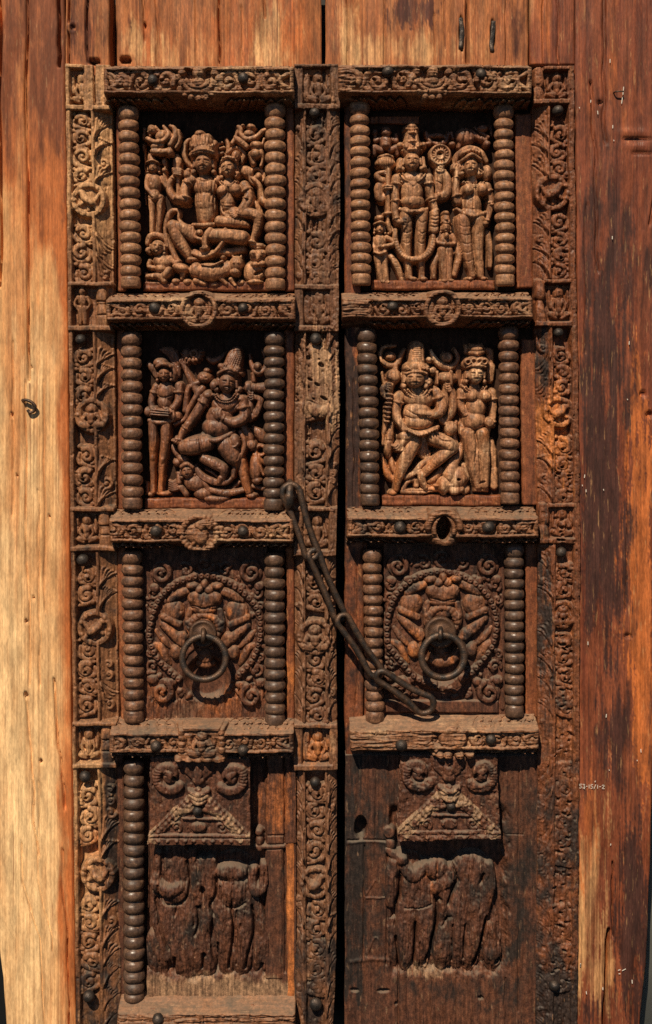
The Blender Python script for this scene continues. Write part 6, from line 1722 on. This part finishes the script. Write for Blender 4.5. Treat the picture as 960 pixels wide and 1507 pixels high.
def bracket(leaf, u0, v0, sc, seed, label, stud, ruin):
    F = (u0, v0, sc)
    s_ = 3.556 / sc
    ul, ur = u0 + 195 / 3.556, u0 + 730 / 3.556
    R = Relief(ul - 2, v0 + 8, ur + 2, v0 + 134, .95, 45)
    fr(R, (u0, v0, 3.556))
    R.H += 1.2 * (fbm(R.U / 8, R.V / 8, seed, 4) - .5) * 2
    t_ = (R.V - v0) / 134
    # gable
    x = (R.U - u0) * 3.556; y = (R.V - v0) * 3.556
    gab = (y - 165) - np.abs(x - 460) * .93
    R.H = np.where(gab > 0, 50.0, R.H)
    R.H = np.where((gab > 0) & (gab < 70), 54 + 1.6 * np.sin(x * .16) * np.sin(y * .16), R.H)
    R.H = np.where((gab > 66) & (gab < 76), 51, R.H)
    R.H = np.where(y > 412, 56 - .02 * (y - 412), R.H)
    R.g([(205, 432), (730, 432)], 1, 2.5); R.g([(210, 412), (725, 412)], .9, 2)
    # scrolls
    for (cx, cy, d) in ((300, 118, 1), (635, 120, -1)):
        R.spiral(cx, cy, 80, 30, 16, 48, turns=1.25, a0=(.75 if d > 0 else pi - .75), dirn=d, Rend=.18, ball=False)
        R.t([(cx - d * 12, cy - 22, 18, 50), (cx + d * 14, cy - 6, 22, 51), (cx + d * 8, cy + 22, 16, 50)]); R.p(cx - d * 45, cy + 30, 10, 10, -2)
        R.hole(cx + d * 34, cy + 14, 9, 14, 40)
        for i in range(6): R.g([(cx - d * 80, cy - 40 + i * 18), (cx - d * 40, cy - 30 + i * 14)], .8, 1.4)
    # shield and flame
    R.t([(375, 30, 12, 48), (400, 90, 18, 48), (460, 120, 22, 48), (520, 90, 18, 48), (545, 30, 12, 48)], f=.5); R.b(460, 60, 84, 64, 46, 6, pw=.3)
    R.b(462, 100, 26, 36, 50, 6); R.b(462, 135, 34, 24, 50, 5); R.b(462, 75, 12, 26, 51, 5)
    for i in range(3): R.t([(462 - 50 + i * 4, 190 + i * 22, 10, 53), (462, 205 + i * 22, 13, 58), (462 + 50 - i * 4, 190 + i * 22, 10, 53)], k=.6)
    for e in (-1, 1):
        for i in range(3): R.t([(462 + e * 30, 285, 14, 52), (462 + e * (60 + i * 22), 270 + i * 16, 16, 52), (462 + e * (100 + i * 16), 285 + i * 18, 8, 51)], k=.7)
        R.spiral(462 + e * 120, 375, 30, 9, 5, 52, 1.2, 1., e); R.spiral(462 + e * 185, 380, 24, 8, 5, 52, 1.2, 2., -e)
    R.t([(380, 332, 6, 53), (610, 332, 6, 53)]); R.b(462, 375, 44, 26, 52, 5); R.p(462, 375, 8, 26, -2)
    for i in range(10): R.b(250 + i * 48, 448, 12, 9, 55, 3)
    if ruin:
        n = fbm(R.U / 9, R.V / 7, seed + 3, 5); m_ = sst(.45, .65, n) * .4
        R.H = R.H * (1 - m_) + (48 + 5 * (n - .5)) * m_
    keep = (R.U > ul + (1 - t_) * (4 if not ruin else 6) + 1.5 * (fbm(R.V / 9, R.U * 0 + 3, seed, 3) - .5)) & (R.U < ur - (1 - t_) * (2 if not ruin else 5)) & (R.V < v0 + 131 + (2.5 * (fbm(R.U / 12, R.V * 0, seed, 3) - .5)) + (R.U - u0) * (0.0 if not ruin else -.02))
    R.rough(.8, .3, seed)
    def tn(U, V):
        n = fbm(U / 10, V / 10, seed + 7, 5) - .5
        g_ = ((V - v0) * 3.556 - 165) - np.abs((U - u0) * 3.556 - 460) * .93
        band = (1 - sst(0, 12, np.abs(g_ - 40) - 40))
        return .14 + .46 * band * sst(-.2, .1, n) + .5 * n, .06 - .25 * band - .4 * n, .04 + .2 * n
    o = carve(R, 'bracket', M['worn'], leaf, 50, -60, tn, label, skirt=24, keep=keep)
    nail(o, stud[0], stud[1], 53, .9)
    return o
bracket(leafL, 163, 1110, 3.556, 830, 'gabled bracket block with two scrolls, below the fourth left rail', (291, 1193), False)
F5 = (510, 1240, 3.43)
def f4r(R):
    R.frame()
    n_ = fbm(R.U / 12, R.V / 20, 849, 4) - .5; m_ = sst(572, 580, R.U + 6 * n_) * (1 - sst(736, 752, R.U + 16 * n_)) * (1 - sst(1412, 1438, R.V + 24 * n_)) * sst(1180, 1200, R.V); R.H = R.H * (1 - m_) + (15 + 4 * n_) * m_
    R.hole(531, 1218, 9, 17, 4, edge=.08); R.g([(512, 1236), (575, 1238)], 1.1, 3); R.g([(512, 1241), (545, 1239), (572, 1242)], 2.2, -1.4)
    R.g([(536, 1246), (535, 1412)], 1.1, 4); R.g([(570, 1240), (569, 1420)], 1.2, 4); R.g([(740, 1228), (770, 1228)], .8, 2); R.g([(764, 1130), (763, 1490)], .9, 3); R.g([(588, 1420), (586, 1530)], 1.2, 6); R.g([(555, 1120), (552, 1232)], .8, 2)
    R.g([(537, 1322), (568, 1321)], 1.2, -2); R.g([(538, 1318), (552, 1296)], 1, -1.6); R.g([(540, 1404), (553, 1380), (568, 1404)], 1.2, -2); R.g([(516, 1416), (545, 1411), (580, 1414)], 3, -2)
    R.b(573, 1224, 7, 7, 28, 5); R.ring(573, 1224, 6, 2.5, 30); R.b(574, 1242, 7, 8, 27, 5)
    for (u, v, a, b) in ((522, 1457, 6, 3), (565, 1458, 9, 3), (708, 1470, 4, 3), (585, 1478, 3, 3)): R.hole(u, v, a, b, 20)
    for q in range(5): R.g(crack(600 + q * 36, 1440, 1530, 840 + q, 3), .9, 2.5)
def tone_4r(U, V):
    n = fbm(U / 14, V / 40, 841, 5) - .5
    d_ = stain(U, V, 660, 1428, 90, 16, 842)
    return -.1 + .5 * d_ + .12 * n + .2 * stain(U, V, 745, 1490, 40, 40, 845), .14 - .35 * d_ - .1 * sst(1440, 1500, V) + .2 * stain(U, V, 520, 1300, 20, 200, 844), .04 + .2 * stain(U, V, 650, 1330, 70, 70, 843) + .2 * sst(1440, 1500, V) * sst(620, 740, U) + .2 * n
p4R = row4(leafR, 508, 1112, 793, 1540, 27, 840, 'lower right panel with two eroded figures and a dark hole', f4r, tone_4r)
R = Relief(560, 1232, 760, 1450, 1.0); R.kd = 1.8
fr(R, F5)
for (x, y, rx, ry) in ((320, 250, 130, 200), (350, 520, 140, 180), (630, 200, 140, 160), (640, 470, 160, 220), (480, 350, 130, 260), (510, 640, 290, 80)): R.b(x, y, rx * .9, ry, 15, 6, pw=.35, k=3)
R.b(275, 75, 30, 34, 27, 8); R.t([(210, 40, 18, 24), (240, 60, 22, 25)]); R.t([(235, 100, 30, 26), (225, 180, 32, 26), (218, 300, 28, 24)], f=.8); R.t([(285, 115, 26, 27), (330, 155, 34, 28), (375, 130, 26, 27), (402, 105, 16, 26)], n=5, f=.8)
R.b(335, 220, 86, 100, 24, 7); R.b(450, 130, 60, 50, 25, 7); R.b(350, 290, 88, 60, 24, 7)
R.t([(320, 220, 50, 20), (300, 340, 52, 24), (300, 470, 44, 25), (298, 640, 36, 23)], f=.5, n=5); R.t([(390, 220, 50, 20), (395, 340, 54, 24), (390, 470, 42, 25), (372, 640, 36, 23)], f=.5, n=5)
R.t([(440, 230, 34, 23), (500, 190, 36, 25), (540, 130, 30, 24)], f=.6); R.t([(500, 250, 30, 24), (490, 330, 34, 24), (470, 390, 20, 23)], f=.6)
R.b(625, 140, 92, 84, 24, 7); R.b(620, 250, 88, 90, 24, 7); R.t([(600, 200, 60, 20), (570, 330, 56, 25), (565, 470, 48, 25), (568, 640, 36, 23)], f=.5, n=5); R.t([(660, 200, 60, 20), (665, 330, 56, 25), (650, 470, 46, 25), (618, 640, 34, 23)], f=.5, n=5)
R.t([(715, 120, 30, 24), (722, 220, 32, 24), (705, 320, 24, 23)], f=.6)
R.t([(492, 420, 36, 23), (480, 510, 46, 24), (490, 640, 40, 22)], f=.6); R.t([(712, 430, 32, 23), (735, 540, 44, 23), (740, 640, 40, 22)], f=.5); R.t([(228, 400, 28, 22), (235, 500, 32, 22), (252, 620, 30, 21)], f=.5)
for x in range(270, 790, 40): R.b(x, 675, 44, 36, 19, 6 + 3 * sin(x * 3))
for pts, wd, dp in (([(455, 270), (462, 340), (440, 470), (395, 620)], 2.2, 11), ([(345, 400), (340, 560), (322, 660)], 1.7, 8), ([(600, 400), (590, 580)], 1.5, 7), ([(705, 370), (675, 520), (640, 625)], 2.2, 11), ([(270, 170), (260, 260), (245, 310)], 2.2, 9), ([(560, 190), (530, 260), (515, 300)], 2.0, 9), ([(530, 360), (490, 410)], 1.6, 6), ([(690, 160), (680, 195)], 2.4, 8), ([(250, 480), (260, 560), (268, 660)], 2.0, 9), ([(540, 400), (535, 600)], 1.3, 5), ([(290, 320), (360, 325), (430, 305)], 1.1, 3), ([(460, 80), (455, 150)], 1.2, 4), ([(530, 100), (560, 180)], 1.3, 5)): R.g(pts, wd, dp)
R.hole(465, 285, 18, 14, 16); R.hole(515, 640, 18, 12, 16); R.hole(760, 600, 12, 20, 17, a=.4); R.hole(225, 375, 12, 8, 16)
R.H = np.where(R.H > 0, R.H - 8 * sst(1400, 1440, R.V), R.H)
R.H = np.where(R.H > 0, R.H + 2.6 * (fbm(R.U / 6, R.V / 18, 846, 5) - .5) * 2, R.H)
PZ = 14.0; ZK = 1.3
R.rough(.0, 1.3, 862, 'v', .3, .4)
done(R, 'carved_figures', p4R, 'worn', 'pair of eroded standing figures', tone_4r, 847, 1.0, 28)
PZ = PZ_old; ZK = 1.0
bracket(leafR, 531, 1106, 3.43, 850, 'eroded gabled bracket block below the fourth right rail', (664, 1186), True)

# ================================================================== ironwork
def ring_pull(name, cu, cv, Rr, rr, d, boss, label, tilt):
    t = thing(name, P(cu, cv + Rr, d), label, 'ring pull', 'iron rings on the third panels')
    n = 44; pts = []
    for i in range(n):
        a = 2 * pi * i / n; x = Rr * sin(a); z = Rr * cos(a)
        pts.append(P(cu + x * 1.0, cv - z, d - (z - Rr) * tilt))
    pts = np.array(pts); org = np.array(P(cu, cv + Rr, d))
    link('ring', tube_mesh('ring', pts - org, rr * S, 12, True, .12, 3), M['iron'], t, org)
    # boss plate with stepped rim
    bu, bv, bR = boss
    co, f = lathe([(.5, 8), (bR * .35, 7.6), (bR * .4, 5.4), (bR * .78, 5), (bR * .84, 6.2), (bR * .95, 5.4), (bR, 3), (bR, -3)], 32, .05, 4)
    co = co[:, [0, 2, 1]] * np.array([1, -1, 1])
    link('boss_plate', mesh_np('boss_plate', co * S, f[:, ::-1], True), M['iron_brown'], t, P(bu, bv, 33))
    # eye pin that holds the ring
    top = cv - Rr
    eye = [P(bu + .5, top - 8, 36), P(bu + .5, top - 10, 42), P(bu + .5, top - 6, d + 5), P(bu + .5, top + 2, d + 7.5), P(bu + .5, top + 7, d + 4), P(bu + .5, top + 8, d - 3), P(bu + .5, top + 5, 34)]
    eye = np.array(eye); o2 = eye.mean(0)
    sp = np.array([tuple(q) for q in spline([tuple(e - o2) for e in eye], 5)])
    link('eye_pin', tube_mesh('eye_pin', sp, 3.4 * S, 10, False, .1, 5), M['iron'], t, o2)
    return t
M['iron_brown'] = iron('rusty_iron_plate', (.075, .040, .025), (.15, .075, .04), .5)
ring_pull('ring_pull', 300.5, 968.5, 32, 4.7, 46, (299, 932, 20), 'iron ring pull on the left leaf, its lower half over a splintered hollow', .12)
ring_pull('ring_pull', 652, 966, 31.5, 5.1, 46, (648, 930, 23), 'iron ring pull on the right leaf, beside the end of the chain', .10)

chain = thing('door_chain', P(540, 1050, 50), 'heavy black iron chain slung from the left inner stile to the right leaf', 'chain')
def chain_link(p0, p1, width, r, tw, seed, w2=None, bow=0.0, taper=None):
    """a long drawn link between two eye points (u, v, d); tw turns it about its own axis"""
    a = mathutils.Vector(P(*p0)); b = mathutils.Vector(P(*p1))
    ax = (b - a); L = ax.length; ax.normalize()
    side = ax.cross(mathutils.Vector((0, -1, 0))).normalized(); nrm = side.cross(ax).normalized()
    s2 = side * cos(tw) + nrm * sin(tw); n2 = nrm * cos(tw) - side * sin(tw)
    h0 = width * S / 2; h1 = (w2 or width) * S / 2
    pts = []
    N = 9; rnd = random.Random(seed)
    for i in range(N):                                   # cap at p0
        t = pi * i / (N - 1); pts.append(a - ax * h0 * sin(t) * 1.0 + s2 * h0 * cos(t))
    M_ = 10
    for i in range(1, M_):
        q = i / M_; sq = 1 - .25 * sin(pi * q); pts.append(a + ax * L * q - s2 * (h0 + (h1 - h0) * q) * sq + n2 * bow * S * sin(pi * q))
    for i in range(N):
        t = pi * i / (N - 1); pts.append(b + ax * h1 * sin(t) - s2 * h1 * cos(t))
    for i in range(1, M_):
        q = 1 - i / M_; sq = 1 - .25 * sin(pi * q); pts.append(a + ax * L * q + s2 * (h0 + (h1 - h0) * q) * sq + n2 * bow * S * sin(pi * q))
    org = (a + b) / 2
    pts = [tuple(p - org + mathutils.Vector((rnd.uniform(-1, 1), rnd.uniform(-1, 1), rnd.uniform(-1, 1))) * .0004) for p in pts]
    return link('chain_link', tube_mesh('chain_link', pts, r * S, 10, True, .25, seed), M['iron'], chain, org)
st_ = np.array([P(427, 712, 30), P(427, 709, 46), P(427, 718, 57), P(426, 732, 60), P(426, 744, 56), P(426, 750, 44), P(426, 748, 30)])
o2 = st_.mean(0)
link('staple', tube_mesh('staple', np.array([tuple(q) for q in spline([tuple(e - o2) for e in st_], 5)]), np.array([4.5] * 10 + [5.5] * 4 + [7.0] * 8 + [5.5] * 4 + [4.5] * 5) * S, 12, False, .1, 6), M['iron'], chain, o2)
chain_link((429, 726, 54), (458, 812, 53), 26, 4.5, .1, 11, w2=20)
chain_link((463, 818, 55), (499, 903, 51), 17, 4.4, .35, 12)
chain_link((506, 914, 55), (552, 986, 51), 18, 4.4, .2, 13)
chain_link((563, 996, 54), (624, 1036, 47), 17, 4.5, -.1, 14, w2=28)

# hook on the left post
hk = [P(33, 589, 28), P(35, 589, 35), P(40, 589, 38), P(47, 592, 39), P(52, 598, 38), P(50, 605, 36.5), P(44, 607, 36), P(41, 603, 36)]
hk = np.array(hk); o2 = hk.mean(0)
me = tube_mesh('iron_hook', np.array([tuple(q) for q in spline([tuple(e - o2) for e in hk], 6)]), 2.3 * S, 9, False, .1, 7)
setp(link('iron_hook', me, M['iron'], None, o2), 'small curled iron hook driven into the pale left board', 'hook')
# flat iron straps set in the slots over the right leaf
def strap(u, v0, v1, seed, label):
    R = Relief(u - 3.3, v0, u + 3.3, v1, .8, 33.4, stv=2)
    R.H += .8 * (fbm(R.U / 3, R.V / 6, seed, 3) - .5) * 2 - .5 * np.abs(R.U - u) ** 2 * .15
    R.b(u, v1 - 5, 3.5, 5, 33, 2.4); R.b(u - .5, v0 + 10, 1, 2, 33, 2)
    o = carve(R, 'iron_strap', M['nail'], None, 33, -60, None, None, skirt=26, shear=lambda U, V: 1.5 * np.sin(V / 9 + seed))
    setp(o, label, 'strap', 'iron straps above the right leaf')
strap(679, 25, 73, 3, 'short iron strap in a slot above the right leaf, left of the two')
strap(725, 31, 76, 4, 'short iron strap in a slot above the right leaf, right of the two')
# bent nail in the right post
nl = np.array([P(903, 137, 32), P(906, 135, 38), P(912, 134.5, 40), P(918, 134.5, 39)]); o2 = nl.mean(0)
setp(link('bent_nail', tube_mesh('bent_nail', np.array([tuple(q) for q in spline([tuple(e - o2) for e in nl], 4)]), 1.1 * S, 8, False, 0, 8), M['iron'], None, o2), 'thin bent nail sticking out of the dark right board', 'nail')
print('triangles', NV[0])
